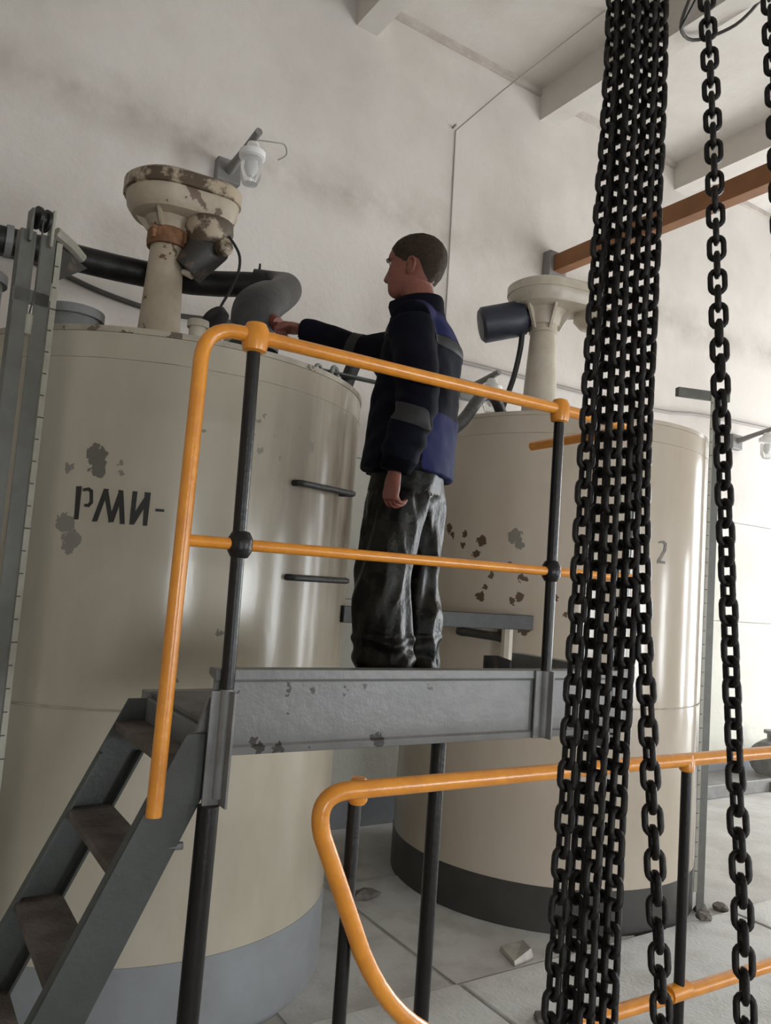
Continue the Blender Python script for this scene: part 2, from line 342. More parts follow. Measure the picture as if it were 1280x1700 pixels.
def tank(T, zt, seamz, band, paint, label, bandmat):
    t = thing('storage_tank', label, 'tank', (T[0], T[1], 0))
    r = T[2]; n = 128
    b = nb(); lathe(b, [(r, 0.0), (r, zt * .25), (r, zt * .5), (r, zt * .75), (r, zt - .03)], n)
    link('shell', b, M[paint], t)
    lt('lid', [(r - .005, zt - .03), (r + .004, zt - .028), (r + .006, zt), (r - .03, zt + .004), (r * .5, zt + .03), (0.02, zt + .04)], M['rim1' if paint == 'tank1' else paint], t, n)
    b = nb(); prof = [(r - .004, -.007), (r + .006, -.004), (r + .008, 0), (r + .006, .004), (r - .004, .007)]
    lathe(b, [(p, zz + seamz) for p, zz in prof], n, cap=False); link('weld_seam', b, M['seam'], t)
    b = nb(); lathe(b, [(p, zz + zt - .16) for p, zz in [(r - .004, -.004), (r + .003, 0), (r - .004, .004)]], n, cap=False); link('weld_seam', b, M['seam'], t)
    b = nb(); lathe(b, [(r - .01, 0), (r + .004, 0), (r + .004, band - .004), (r - .01, band)], n, cap=False)
    link('painted_base_band', b, M[bandmat], t, label='grey painted band round the foot')
    return t

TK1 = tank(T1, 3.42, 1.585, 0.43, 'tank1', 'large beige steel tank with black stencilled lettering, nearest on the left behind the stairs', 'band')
TK2 = tank(T2, 3.59, 1.525, 0.31, 'tank2', 'cream steel tank farther right, behind the hanging chains, with brown paint flakes', 'band2')
# upright weld on the near tank
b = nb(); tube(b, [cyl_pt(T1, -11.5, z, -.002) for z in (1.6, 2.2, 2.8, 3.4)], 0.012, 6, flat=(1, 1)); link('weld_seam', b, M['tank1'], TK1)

def stencil(name, T, polys, parent, m, label):
    b = nb()
    for pl in polys:
        def on(off): return [b.verts.new(cyl_pt(T, a, z, off)) for a, z in pl]
        top = on(.0035); bot = on(-.001)
        b.faces.new(top)
        for i in range(len(pl)): b.faces.new((top[i], top[(i + 1) % len(pl)], bot[(i + 1) % len(pl)], bot[i]))
    return link(name, b, m, parent, smooth=False, label=label)

LET = {
 'P1': [(-37.1, 2.624), (-35.8, 2.626), (-35.8, 2.466), (-36.8, 2.465)],
 'P2': [(-35.5, 2.615), (-34.1, 2.623), (-33.1, 2.611), (-32.8, 2.55), (-33.6, 2.528), (-34.8, 2.53), (-34.7, 2.543), (-33.9, 2.544), (-33.6, 2.556), (-33.8, 2.598), (-34.2, 2.606), (-35.4, 2.602)],
 'M1': [(-30.6, 2.622), (-29.5, 2.622), (-31.4, 2.463), (-32.6, 2.461)],
 'M2': [(-30.3, 2.584), (-29.6, 2.614), (-27.7, 2.465), (-28.7, 2.463)],
 'M3': [(-27.2, 2.613), (-26.3, 2.591), (-27.7, 2.465), (-28.9, 2.463)],
 'M4': [(-27.3, 2.622), (-26.2, 2.62), (-25.1, 2.461), (-26.2, 2.459)],
 'I1': [(-24.1, 2.621), (-23.0, 2.621), (-23.1, 2.461), (-24.1, 2.461)],
 'I2': [(-23.4, 2.51), (-23.0, 2.463), (-20.5, 2.573), (-20.9, 2.615)],
 'I3': [(-21.4, 2.622), (-20.0, 2.622), (-20.1, 2.461), (-21.1, 2.46)],
 'D': [(-18.6, 2.547), (-16.6, 2.547), (-16.6, 2.535), (-18.6, 2.534)]}
for nm, keys in [('letter_er', ('P1', 'P2')), ('letter_em', ('M1', 'M2', 'M3', 'M4')), ('letter_i', ('I1', 'I2', 'I3')), ('dash', ('D',))]:
    stencil(nm, T1, [LET[k] for k in keys], TK1, M['stencil'], 'black stencilled character')
TWO = [(-7.2, 2.702), (-6.4, 2.716), (-4.6, 2.723), (-3.1, 2.705), (-3.3, 2.655), (-5.7, 2.576), (-3.5, 2.575), (-3.6, 2.557), (-7.3, 2.556), (-7.2, 2.576), (-4.6, 2.653), (-4.3, 2.695), (-5.2, 2.704), (-6.5, 2.700)]
stencil('numeral_two', T2, [TWO], TK2, M['stencil2'], 'faded grey stencilled 2')
# step irons on the near tank
for z, a0 in ((2.765, 16.5), (2.265, 16.7)):
    tb('step_iron', fillet([cyl_pt(T1, a0, z, -.01), cyl_pt(T1, a0 + .5, z, .05), cyl_pt(T1, a0 + 22, z + .003, .10), cyl_pt(T1, a0 + 22, z + .003, -.01)], .04), .017, M['pipegrey'], TK1, 10)
# nozzles and fittings on the near tank's lid (in tank coordinates)
for nx, ny, rr, hh in ((0.80, 4.80, .17, .30), (0.25, 4.62, .17, .33)):
    lt('hatch_nozzle', [(rr * .86, 3.40), (rr * .86, 3.42 + hh - .05), (rr, 3.42 + hh - .05), (rr, 3.42 + hh), (rr * .98, 3.42 + hh + .004), (0.01, 3.42 + hh + .012)], M['greysteel'], TK1, 28, (nx - T1[0], ny - T1[1], 0), label='grey flanged nozzle')
o = lt('capped_nozzle', [(.06, -.2), (.06, .0), (.075, .0), (.075, .035), (.055, .04), (.055, .14), (.045, .15), (0.005, .152)], M['cream2'], TK1, 24, (1.60 - T1[0], 4.28 - T1[1], 3.60), (0.35, -0.55, 0.75), label='pale capped nozzle')
lt('nozzle_cap', [(.062, .0), (.078, .005), (.078, .05), (.06, .058), (.005, .06)], M['rubber'], TK1, 24, (1.53 - T1[0], 4.40 - T1[1], 3.74), (-0.35, 0.35, 0.6), label='black nozzle cap')
lt('vent_stub', [(.05, 3.40), (.05, 3.66), (.062, 3.66), (.062, 3.70), (.01, 3.705)], M['cream2'], TK1, 20, (1.40 - T1[0], 4.36 - T1[1], 0))
tb('lifting_lug', fillet([cyl_pt(T1, 33, 3.40, -.06), cyl_pt(T1, 33, 3.50, -.06), cyl_pt(T1, 37, 3.50, -.06), cyl_pt(T1, 37, 3.40, -.06)], .04), .012, M['greysteel'], TK1, 8)
tb('lifting_lug', fillet([cyl_pt(T1, 24, 3.40, -.05), cyl_pt(T1, 24, 3.46, -.05), cyl_pt(T1, 26.5, 3.46, -.05), cyl_pt(T1, 26.5, 3.40, -.05)], .025), .01, M['greysteel'], TK1, 8)
# welded bracket frame and valve on the far tank
def arc(T, a0, a1, z0, z1, off, k=10): return [cyl_pt(T, a0 + (a1 - a0) * i / k, z0 + (z1 - z0) * i / k, off) for i in range(k + 1)]
tb('pipe_bracket', fillet(arc(T2, -92, -60, 2.04, 2.08, .07) + [cyl_pt(T2, -57.5, 2.05, .08), cyl_pt(T2, -57.5, 1.5, .08)], .05), .042, M['cream2'], TK2, 8, label='pale bent pipe bracket')
tb('drain_valve', arc(T2, -76, -58, 1.965, 1.95, .05), [.03, .035, .03, .03, .03, .03, .03, .03, .03, .036, .03], M['darkmotor'], TK2, 10, label='dark drain valve')

b = nb(); tube(b, [cyl_pt(T2, -83, z, .0) for z in (.31, .7, 1.1, 1.52)], .008, 6); link('weld_seam', b, M['rust'], TK2, label='rusty upright seam')

# ------------------------------------------------------------------ mixer drives
def stadium(c, r1, r2, d, u, z, n=20):
    """outline of a big round end r1 at c and a small round end r2 at c + d*u"""
    u = Vector(u).normalized(); v = Vector((-u.y, u.x, 0)); a = math.acos(max(-1, min(1, (r1 - r2) / d)))
    pts = []
    for i in range(n + 1):
        t = a + (2 * PI - 2 * a) * i / n
        pts.append(Vector(c) + (u * math.cos(t) + v * math.sin(t)) * r1)
    for i in range(n + 1):
        t = -a + 2 * a * i / n
        pts.append(Vector(c) + u * d + (u * math.cos(t) + v * math.sin(t)) * r2)
    return [Vector((p.x, p.y, z)) for p in pts]

u1 = (0.84, -0.53, 0)
D1 = thing('mixer_drive', 'rust-stained cream mixer drive with oval belt cover on the near left tank', 'mixer', (1.33, 4.92, 3.42))
lt('base_flange', [(.19, 0.005), (.19, .03), (.15, .035)], M['cream'], D1)
lt('column', [(.15, .03), (.135, .25), (.118, .6), (.104, .88)], M['cream'], D1, 28)
lt('clamp_ring', [(.10, .88), (.128, .88), (.132, .91), (.13, .97), (.118, .99), (.1, .99)], M['rust'], D1, 28, label='rusty clamp ring')
for k in range(4):
    a = k * PI / 2 + .6
    lt('bolt', [(.014, 0), (.014, .06), (.02, .06), (.02, .075), (.003, .078)], M['rust'], D1, 8, (.135 * math.cos(a), .135 * math.sin(a), .9))
lt('neck', [(.112, .985), (.118, 1.0), (.15, 1.05), (.19, 1.10)], M['cream'], D1, 24)
for k in range(5):
    a = k * 2 * PI / 5 + .3
    mt = Matrix.Rotation(a, 4, 'Z')
    b = nb(); v = [mt @ Vector(p) for p in [(.1, -.009, .98), (.135, -.009, .98), (.235, -.009, 1.09), (.1, -.009, 1.09)]]
    v2 = [mt @ Vector(p) for p in [(.1, .009, .98), (.135, .009, .98), (.235, .009, 1.09), (.1, .009, 1.09)]]
    loft(b, [v, v2]); link('gusset', b, M['cream'], D1, smooth=False)
b = nb()
loft(b, [stadium((.0, 0, 0), .15, .07, .31, u1, 1.055), stadium((.0, 0, 0), .235, .12, .29, u1, 1.07), stadium((.0, 0, 0), .272, .145, .28, u1, 1.12), stadium((.0, 0, 0), .285, .152, .28, u1, 1.19)])
link('belt_cover_base', b, M['cream'], D1)
b = nb()
loft(b, [stadium((.0, 0, 0), .285, .15, .28, u1, 1.19), stadium((.0, 0, 0), .302, .165, .28, u1, 1.195), stadium((.0, 0, 0), .302, .165, .28, u1, 1.275), stadium((.0, 0, 0), .27, .14, .28, u1, 1.30), stadium((.0, 0, 0), .1, .05, .28, u1, 1.31)])
link('belt_cover_lid', b, M['creamrust'], D1, label='rust-flaked lid of the belt cover')
mx, my = .26 * .84, -.26 * .53
lt('motor_mount', [(.05, 1.09), (.15, 1.07), (.155, 1.01), (.13, .96), (.13, .90)], M['creamrust'], D1, 24, (mx, my, 0))
b = nb(); tube(b, [(mx + .03, my - .0, .94), (mx - .02, my - .0, .87), (mx - .10, my + .05, .74)], [.125, .122, .10], 24); link('motor', b, M['darkmotor'], D1, label='dark drive motor')
lt('terminal_box', [(.05, 0), (.055, .01), (.055, .06), (.04, .07)], M['creamrust'], D1, 12, (mx + .04, my - .13, .87), (.3, -.9, .1))
tb('grease_cup', [(.09, -.08, .73), (.14, -.13, .71)], [.018, .03], M['cream2'], D1, 12)
D1c = tb('motor_cable', [(mx + .1, my - .1, .98), (mx + .17, my - .13, .86), (mx + .16, my - .13, .70), (mx + .09, my - .1, .52), (mx + .03, my - .12, .34), (mx - .08, my - .16, .18), (mx - .2, my - .22, .05)], .009, M['rubber'], D1, 8, 6)

D2 = thing('mixer_drive', 'clean cream mixer drive with navy side motor on the far tank, beside the chains', 'mixer', (4.63, 4.93, 3.59))
lt('base_flange', [(.24, 0.005), (.24, .06), (.17, .07)], M['cream2'], D2)
lt('column', [(.165, .06), (.145, .35), (.125, .7), (.11, .94)], M['cream2'], D2, 28)
lt('neck', [(.11, .93), (.125, .94), (.125, .99), (.14, 1.0), (.165, 1.1), (.2, 1.14)], M['cream2'], D2, 28)
for k in range(6):
    mt = Matrix.Rotation(k * PI / 3 + .2, 4, 'Z')
    b = nb(); v = [mt @ Vector(p) for p in [(.1, -.012, .96), (.14, -.012, .96), (.25, -.012, 1.16), (.1, -.012, 1.16)]]
    v2 = [p + mt.to_3x3() @ Vector((0, .024, 0)) for p in v]
    loft(b, [v, v2]); link('gusset', b, M['cream2'], D2, smooth=False)
b = nb()
loft(b, [stadium((0, 0, 0), .2, .08, .4, u1, 1.13), stadium((0, 0, 0), .28, .15, .40, u1, 1.16), stadium((0, 0, 0), .315, .17, .4, u1, 1.22), stadium((0, 0, 0), .32, .175, .40, u1, 1.26)])
link('belt_cover_base', b, M['cream2'], D2)
b = nb()
loft(b, [stadium((0, 0, 0), .33, .185, .40, u1, 1.26), stadium((0, 0, 0), .33, .185, .40, u1, 1.33), stadium((0, 0, 0), .29, .15, .4, u1, 1.355), stadium((0, 0, 0), .1, .05, .4, u1, 1.37)])
link('belt_cover_lid', b, M['cream2'], D2)
lt('gear_housing', [(.05, 1.18), (.17, 1.16), (.18, 1.08), (.13, 1.02), (.06, 1.0)], M['cream2'], D2, 20, (.37, -.235, 0))
b = nb(); lathe(b, [(.03, -.22), (.13, -.215), (.155, -.19), (.155, .1), (.145, .12), (.145, .17), (.09, .19), (.09, .24), (.02, .25)], 28, (-.30, .17, 1.02), (.80, -.5, .25)); link('motor', b, M['bluemotor'], D2, label='navy electric motor lying on its side')
tb('motor_bracket', [(-.28, .14, 1.12), (-.2, .1, 1.22), (-.12, .06, 1.24)], .025, M['bluemotor'], D2, 8)
tb('motor_cable', [(-.17, .08, .92), (-.165, .1, .78), (-.19, .13, .55), (-.24, .17, .32), (-.33, .2, .02)], .024, M['rubber'], D2, 10, 6)

# ------------------------------------------------------------------ black pipe with insulated elbows
PP = thing('feed_pipe', 'black feed pipe with fat elbows running behind the near mixer column down into the tank', 'pipe', (1.52, 3.80, 3.42))
def loc(pts, o): return [Vector(p) - Vector(o) for p in pts]
po = (1.52, 3.80, 3.42)
run = [(-2.6, 5.35, 4.12), (-1.5, 5.3, 4.14), (0.0, 5.22, 4.17), (1.38, 5.2, 4.21), (1.95, 4.98, 4.25), (2.06, 4.93, 4.25)]
tb('pipe_run', loc(run, po), .086, M['pipe'], PP, 24, 4)
tb('upper_elbow', loc([(1.95, 4.98, 4.26), (2.08, 4.90, 4.245), (2.09, 4.74, 4.19), (1.97, 4.50, 4.06), (1.75, 4.16, 3.86)], po), [.1, .108, .108, .105, .105], M['pipe'], PP, 28, 6)
tb('lower_elbow', loc([(1.80, 4.24, 3.91), (1.66, 4.02, 3.79), (1.54, 3.86, 3.67), (1.515, 3.81, 3.56), (1.525, 3.80, 3.43)], po), [.106, .116, .12, .115, .105], M['pipegrey'], PP, 28, 6)
lt('pipe_collar', [(.13, .0), (.13, .03), (.1, .034)], M['pipegrey'], PP, 28, (.005, 0, 0.012))
tb('vent_plug', loc([(1.98, 4.95, 4.33), (1.98, 4.95, 4.40)], po), [.012, .007], M['pipe'], PP, 8)
tb('valve_body', loc([(1.58, 3.86, 3.62), (1.60, 3.73, 3.585), (1.605, 3.69, 3.575)], po), [.04, .045, .03], M['redvalve'], PP, 16, label='red-brown valve body')
tb('valve_lever', loc([(1.60, 3.72, 3.58), (1.585, 3.60, 3.53), (1.52, 3.40, 3.42), (1.462, 3.25, 3.362), (1.435, 3.19, 3.34)], po), .012, M['redvalve'], PP, 10, 4, label='valve lever in the man\'s hand')
for xx in (0.45, -1.2): lt('pipe_hanger', [(.088, -.02), (.1, -.02), (.1, .02), (.088, .02)], M['greysteel'], PP, 24, Vector((xx, 5.215, 4.18)) - Vector(po), (1, -.03, 0))
# ------------------------------------------------------------------ float gauges
def gauge(label, loc_, rz, h, wpost, second, s0=.003, s1=.03):
    g = thing('level_gauge', label, 'gauge', loc_, rz)
    def angle(x, flip):
        b = nb(); s = -1 if flip else 1
        prof = [(0, 0), (s * wpost, 0), (s * wpost, .006), (s * .006, .006), (s * .006, wpost), (0, wpost)]
        loft(b, [[Vector((x + p[0], p[1], z)) for p in prof] for z in (0.0, h)])
        return link('upright', b, M['gauge'], g, smooth=False, bevel=.002)
    angle(0, True)
    if second: angle(-.16, False); bx('tie_plate', (-.165, .0, .0, .012, h - .35, h - .28), M['gauge'], g); bx('tie_plate', (-.165, .0, .0, .012, 1.0, 1.07), M['gauge'], g)
    bx('scale_strip', (s0, s1, -.006, .0, .15, h - .02), M['scale'], g, .001, label='pale scale strip with marks')
    k = 0
    z = .3
    b = nb()
    while z < h - .1:
        box(b, s0, s0 + (s1 - s0) * (.65 if k % 5 else 1), -.0085, -.0055, z, z + .006); z += .105; k += 1
    link('scale_marks', b, M['tick'], g, smooth=False, kind='stuff')
    return g
G1 = gauge('grey two-post float gauge with pulley on top at the left edge', (0.545, 3.965, 0.0), R(8), 3.80, .07, True)
lt('pulley', [(.02, -.03), (.055, -.028), (.055, -.014), (.038, -.008), (.038, .008), (.055, .014), (.055, .028), (.02, .03)], M['pipe'], G1, 20, (-.075, .01, 3.87), (1, 0.2, 0))
bx('pulley_bracket', (-.13, -.115, -.03, .04, 3.74, 3.90), M['gauge'], G1)
bx('pulley_bracket', (-.035, -.02, -.03, .04, 3.74, 3.92), M['scale'], G1)
b = nb(); tube(b, [(.0, .03, 3.84), (.09, .06, 3.81), (.16, .1, 3.78)], [.03, .028, .026], 8); link('pulley_arm', b, M['scale'], G1)
b = nb(); loft(b, [[Vector(p) for p in [(.0, .01, 3.78), (.19, .1, 3.74), (.0, .01, 3.58)]], [Vector(p) for p in [(.0, .02, 3.78), (.19, .11, 3.74), (.0, .02, 3.58)]]]); link('gusset_plate', b, M['darkmotor'], G1, smooth=False)
lt('counterweight', [(.005, 0), (.018, .01), (.02, .1), (.005, .11)], M['scale'], G1, 10, (-.08, .01, 3.3))
tb('gauge_cord', [(-.08, -.045, 3.87), (-.08, -.04, 3.5), (-.08, .01, 3.41)], .004, M['cable'], G1, 6)
G2 = gauge('slim grey float gauge post standing against the right side of the far tank', (5.455, 3.74, 0.0), R(-20), 3.98, .065, False, -.095, -.067)
bx('top_arm', (-.38, .08, .0, .05, 3.9, 3.97), M['gauge'], G2)
b = nb(); tube(b, [(-.0, .03, .0), (.0, .03, .05)], [.06, .03], 10); link('foot_mortar', b, M['debris'], G2)

# ------------------------------------------------------------------ work platform
PF = thing('work_platform', 'grey steel work platform the man stands on, in front of the two tanks', 'platform')
b = nb(); loft(b, [[Vector((x, y, z)) for y, z in [(2.26, 1.985), (2.200, 1.985), (2.200, 1.955), (2.208, 1.948), (2.208, 1.765), (2.200, 1.757), (2.200, 1.735), (2.26, 1.735), (2.26, 1.755), (2.218, 1.765), (2.218, 1.955), (2.26, 1.965)]] for x in (0.86, 1.75, 2.66)])
link('front_beam', b, M['beam'], PF, smooth=False, bevel=.002)
bx('rear_beam', (0.86, 2.66, 2.86, 2.92, 1.66, 1.82), M['beam'], PF)
bx('end_beam', (2.60, 2.66, 2.26, 2.86, 1.66, 1.985), M['beam'], PF)
bx('end_beam', (0.86, 0.92, 2.26, 2.86, 1.66, 1.80), M['beam'], PF)
bx('deck_plate', (0.88, 2.62, 2.22, 2.90, 1.800, 1.8195), M['deck'], PF)
b = nb(); v = [Vector(p) for p in [(2.46, 2.89, 1.82), (2.64, 2.89, 1.82), (2.64, 2.89, 1.94), (2.54, 2.89, 1.965), (2.46, 2.89, 1.965)]]
loft(b, [v, [p + Vector((0, .012, 0)) for p in v]]); link('rear_toe_plate', b, M['darkmotor'], PF, smooth=False)
for x, y in ((0.892, 2.215), (1.765, 2.30)):
    if x < .9: tb('leg', [(x - .022, y - .02, 1.60), (x - .03, y - .02, .034), ], .031, M['black'], PF, 16, label='black tubular leg')
    else: tb('leg', [(x, y, 1.74 if x < 2 else 1.66), (x, y, .034 if y < 2.4 else .034)], .028, M['black'], PF, 16, label='black tubular leg')
def angle_piece(name, x, y, z0, z1, wd, m, parent, dp=.05):
    b = nb(); loft(b, [[Vector((x + p[0], y + p[1], z)) for p in [(-wd, 0), (.004, 0), (.004, -dp), (.012, -dp), (.012, .008), (-wd, .008)]] for z in (z0, z1)])
    return link(name, b, m, parent, smooth=False, bevel=.0015)
angle_piece('post_socket', 0.893, 2.19, 1.60, 1.925, .045, M['greysteel'], PF, .05)
angle_piece('post_socket', 2.165, 2.19, 1.735, 1.985, .045, M['greysteel'], PF, .04)
b = nb(); loft(b, [[Vector(p) for p in [(0.80, y, 1.70), (0.86, y, 1.90), (0.89, y, 1.90), (0.89, y, 1.62)]] for y in (2.235, 2.25)]); link('gusset_plate', b, M['greysteel'], PF, smooth=False)

# railing of the platform
RL = thing('guard_rail', 'orange guard rail with black posts along the front of the work platform', 'railing', (0, 0, 0))
yr = 2.19
top = [(0.715, yr, 1.585), (0.715, yr, 2.985), (0.871, yr, 2.99), (2.6, yr, 3.0), (2.63, yr + .03, 3.0), (2.65, 2.84, 3.0)]
top = fillet(top[:3] + top[2:], .13, 8) if False else fillet([(0.712, yr, 1.585), (0.722, yr, 2.985), (2.63, yr, 3.0), (2.655, 2.86, 3.0)], .11, 8)
tb('top_rail', top, .0225, M['orange'], RL, 16)
tb('mid_rail', [(0.72, yr, 2.352), (2.62, yr, 2.366)], .0175, M['orange'], RL, 14)
for x in (0.893, 2.168):
    zb = 1.93 if x < 1 else 1.985
    tb('post', [(x, yr, zb), (x - .012 if x < 1 else x, yr, 2.96)], .0205, M['black'], RL, 14)
    tb('post_stub', [(x + .001, yr + .003, 1.62 if x < 1 else 1.74), (x, yr, zb)], .019, M['greysteel'], RL, 14, label='grey lower stub of the post')
tb('post', [(2.62, 2.235, 1.72), (2.63, 2.205, 2.97)], .0205, M['black'], RL, 14)
for x, z, m, r_ in ((0.883, 2.99, 'orange', .040), (2.168, 2.999, 'orange', .037)):
    lt('rail_tee', [(r_ * .6, -.055), (r_ * .9, -.05), (r_, -.03), (r_, .015), (r_ * .75, .034), (.005, .042)], M[m], RL, 18, (x, yr, z))
for x, z in ((0.893, 2.353), (2.168, 2.363)):
    lt('rail_boss', [(.012, -.042), (.026, -.038), (.036, -.02), (.038, 0), (.036, .02), (.026, .038), (.012, .042)], M['black'], RL, 18, (x, yr, z), label='black ball joint')

# ------------------------------------------------------------------ stairs
ST = thing('steel_staircase', 'steep blue-grey steel stairs going down to the left from the platform', 'stairs')
def xs(z): return .868 - (1.64 - z) / 2.1           # right edge of the stringer at height z
def stringer(y0, y1):
    b = nb(); out = [(xs(0.03), 0.03), (xs(1.62), 1.62), (.87, 1.66), (.87, 1.80), (xs(1.80) - .15, 1.80), (xs(0.03) - .15, 0.03)]
    loft(b, [[Vector((x, y, z)) for x, z in out] for y in (y0, y1)])
    o = link('stringer', b, M['stairgrey'], ST, smooth=False, bevel=.002)
    b = nb()
    for off in (0, -.14):
        a = [(xs(0.03) + off - .01, .03), (xs(0.03) + off, .03), (xs(1.62) + off, 1.62), (xs(1.62) + off - .01, 1.62)]
        ya, yb = (y1, y1 + .035) if y0 < 2.5 else (y0 - .035, y0)
        loft(b, [[Vector((x, y, z)) for x, z in a] for y in (ya, yb)])
    link('stringer_flange', b, M['stairgrey'], o, smooth=False)
stringer(2.215, 2.223); stringer(2.842, 2.85)
for k in range(6):
    z = 1.722 - .28 * k; xr = xs(z) - .005
    b = nb(); loft(b, [[Vector((x, y, zz)) for x, zz in [(xr, z), (xr - .145, z), (xr - .145, z - .03), (xr - .139, z - .03), (xr - .139, z - .005), (xr, z - .005)]] for y in (2.224, 2.841)])
    t_ = link('tread', b, M['tread'], ST, smooth=False)
# side plates and stub below the deck
tb('bracing_stub', [(.70, 2.23, 1.485), (.815, 2.225, 1.485)], .012, M['greysteel'], ST, 8)

# ------------------------------------------------------------------ near railing
NR = thing('guard_rail', 'lower orange railing with black posts in the right foreground, curved at its left end', 'railing')
yn = 1.79
def arc3(a, c, b_, k=12): return [(1 - t) ** 2 * Vector(a) + 2 * t * (1 - t) * Vector(c) + t * t * Vector(b_) for t in [q / k for q in range(k + 1)]]
pts = [Vector((3.9, yn, 1.722)), Vector((2.49, yn, 1.726))] + arc3((1.09, yn, 1.728), (.985, yn, 1.727), (1.022, yn, 1.62)) + arc3((1.165, yn, 1.315), (1.335, yn, .985), (1.74, yn, .955)) + [Vector((2.15, yn, .942)), Vector((2.6, yn, .93)), Vector((3.9, yn, .91))]
tb('looped_rail', pts, .0235, M['orange'], NR, 18)
for x, dy in ((1.138, .043), (2.485, 0), (3.83, 0)): tb('post', [(x + .004, yn + dy, 0.034), (x, yn + dy, 1.712)], .0185, M['black'], NR, 14)
lt('rail_tee', [(.02, -.04), (.027, -.03), (.029, 0), (.02, .028), (.005, .03)], M['orange'], NR, 16, (1.138, yn + .03, 1.722))
lt('rail_tee', [(.02, -.035), (.026, -.03), (.027, 0), (.02, .024), (.005, .026)], M['orange'], NR, 16, (2.485, yn, 1.72))
tb('rail_clip', [(2.43, yn, .94), (2.53, yn, .94)], .03, M['orange'], NR, 12)

# ------------------------------------------------------------------ hanging chains
PITCHL, WD, AW = .0268, .0088, .0098
def link_mesh():
    b = nb(); s = (PITCHL + WD) / 2 - AW; path = []
    for i in range(8): a = -PI / 2 * 0 + PI * i / 7; path.append(Vector((AW * math.cos(a), 0, s + AW * math.sin(a))))
    for i in range(8): a = PI + PI * i / 7; path.append(Vector((AW * math.cos(a), 0, -s + AW * math.sin(a))))
    tube(b, path, WD / 2, 6, closed=True, up=(0, 1, 0))
    bmesh.ops.recalc_face_normals(b, faces=b.faces)
    me = bpy.data.meshes.new('link'); b.to_mesh(me); b.free(); me.materials.append(M['chain'])
    for p in me.polygons: p.use_smooth = True
    return me
LM = link_mesh()
CH = {
'A': [(0.883, 0.836, 3.441), (0.87, 0.809, 3.106), (0.835, 0.784, 2.702), (0.795, 0.75, 2.264), (0.764, 0.725, 1.978), (0.737, 0.704, 1.759), (0.726, 0.696, 1.679)],
'B': [(0.914, 0.841, 3.462), (0.9, 0.814, 3.122), (0.868, 0.787, 2.712), (0.828, 0.753, 2.265), (0.797, 0.728, 1.974), (0.771, 0.707, 1.751), (0.76, 0.698, 1.668)],
'C': [(0.902, 0.81, 3.432), (0.889, 0.783, 3.1), (0.857, 0.756, 2.7), (0.819, 0.721, 2.267), (0.788, 0.696, 1.984), (0.762, 0.674, 1.768), (0.752, 0.665, 1.689)],
'D': [(0.942, 0.825, 3.467), (0.927, 0.799, 3.126), (0.896, 0.772, 2.715), (0.859, 0.736, 2.268), (0.826, 0.712, 1.975), (0.8, 0.69, 1.752), (0.79, 0.681, 1.669)],
'E': [(0.933, 0.799, 3.441), (0.917, 0.773, 3.107), (0.887, 0.745, 2.705), (0.85, 0.71, 2.269), (0.817, 0.686, 1.984), (0.791, 0.664, 1.767), (0.78, 0.655, 1.686)],
'F': [(0.952, 0.793, 3.448), (0.936, 0.768, 3.112), (0.912, 0.747, 2.805), (0.881, 0.722, 2.454), (0.869, 0.703, 2.27), (0.863, 0.679, 2.085), (0.856, 0.652, 1.9), (0.849, 0.633, 1.769), (0.843, 0.621, 1.688)],
'R': [(1.005, 0.759, 3.453), (1.001, 0.737, 3.226), (0.998, 0.716, 3.013), (0.99, 0.695, 2.792), (0.981, 0.674, 2.577), (0.972, 0.655, 2.402), (0.962, 0.632, 2.199), (0.954, 0.614, 2.048), (0.945, 0.595, 1.907), (0.934, 0.579, 1.776), (0.927, 0.568, 1.695)],
'S': [(1.067, 0.684, 3.431), (1.057, 0.662, 3.166), (1.055, 0.655, 3.093), (1.05, 0.644, 2.97), (1.043, 0.628, 2.804), (1.033, 0.61, 2.62), (1.022, 0.594, 2.447)]}
CL = {'A': 'dark hoist chain, leftmost strand of the hanging bundle',
      'B': 'dark hoist chain, second strand from the left in the hanging bundle',
      'C': 'dark hoist chain, third strand from the left in the hanging bundle',
      'D': 'dark hoist chain, fourth strand from the left in the hanging bundle',
      'E': 'dark hoist chain, fifth strand from the left in the hanging bundle',
      'F': 'dark hoist chain, rightmost strand of the bundle, drifting away at the bottom',
      'R': 'single dark hoist chain hanging alone right of the bundle',
      'S': 'dark hoist chain partly cut off at the top right corner'}
def lerp_tab(tab, z):                    # tab sorted by falling z
    if z >= tab[0][0]: return tab[0][1]
    for (z0, a0), (z1, a1) in zip(tab, tab[1:]):
        if z >= z1: return a0 + (a1 - a0) * (z0 - z) / (z0 - z1)
    return tab[-1][1]
TW = {'R': [(2.72, 0), (2.5, 34), (2.1, 38), (2.0, 18), (1.7, 8)], 'F': [(2.6, 48), (2.2, 35), (1.95, 20)], 'S': [(3, 0)],
      'A': [(3.2, 52), (2.4, 38)], 'B': [(3.2, 40), (2.4, 55)], 'C': [(3.2, 60), (2.4, 48)], 'D': [(3.2, 50), (2.4, 42)], 'E': [(3.2, 42), (2.4, 50)]}
VA = -R(55)
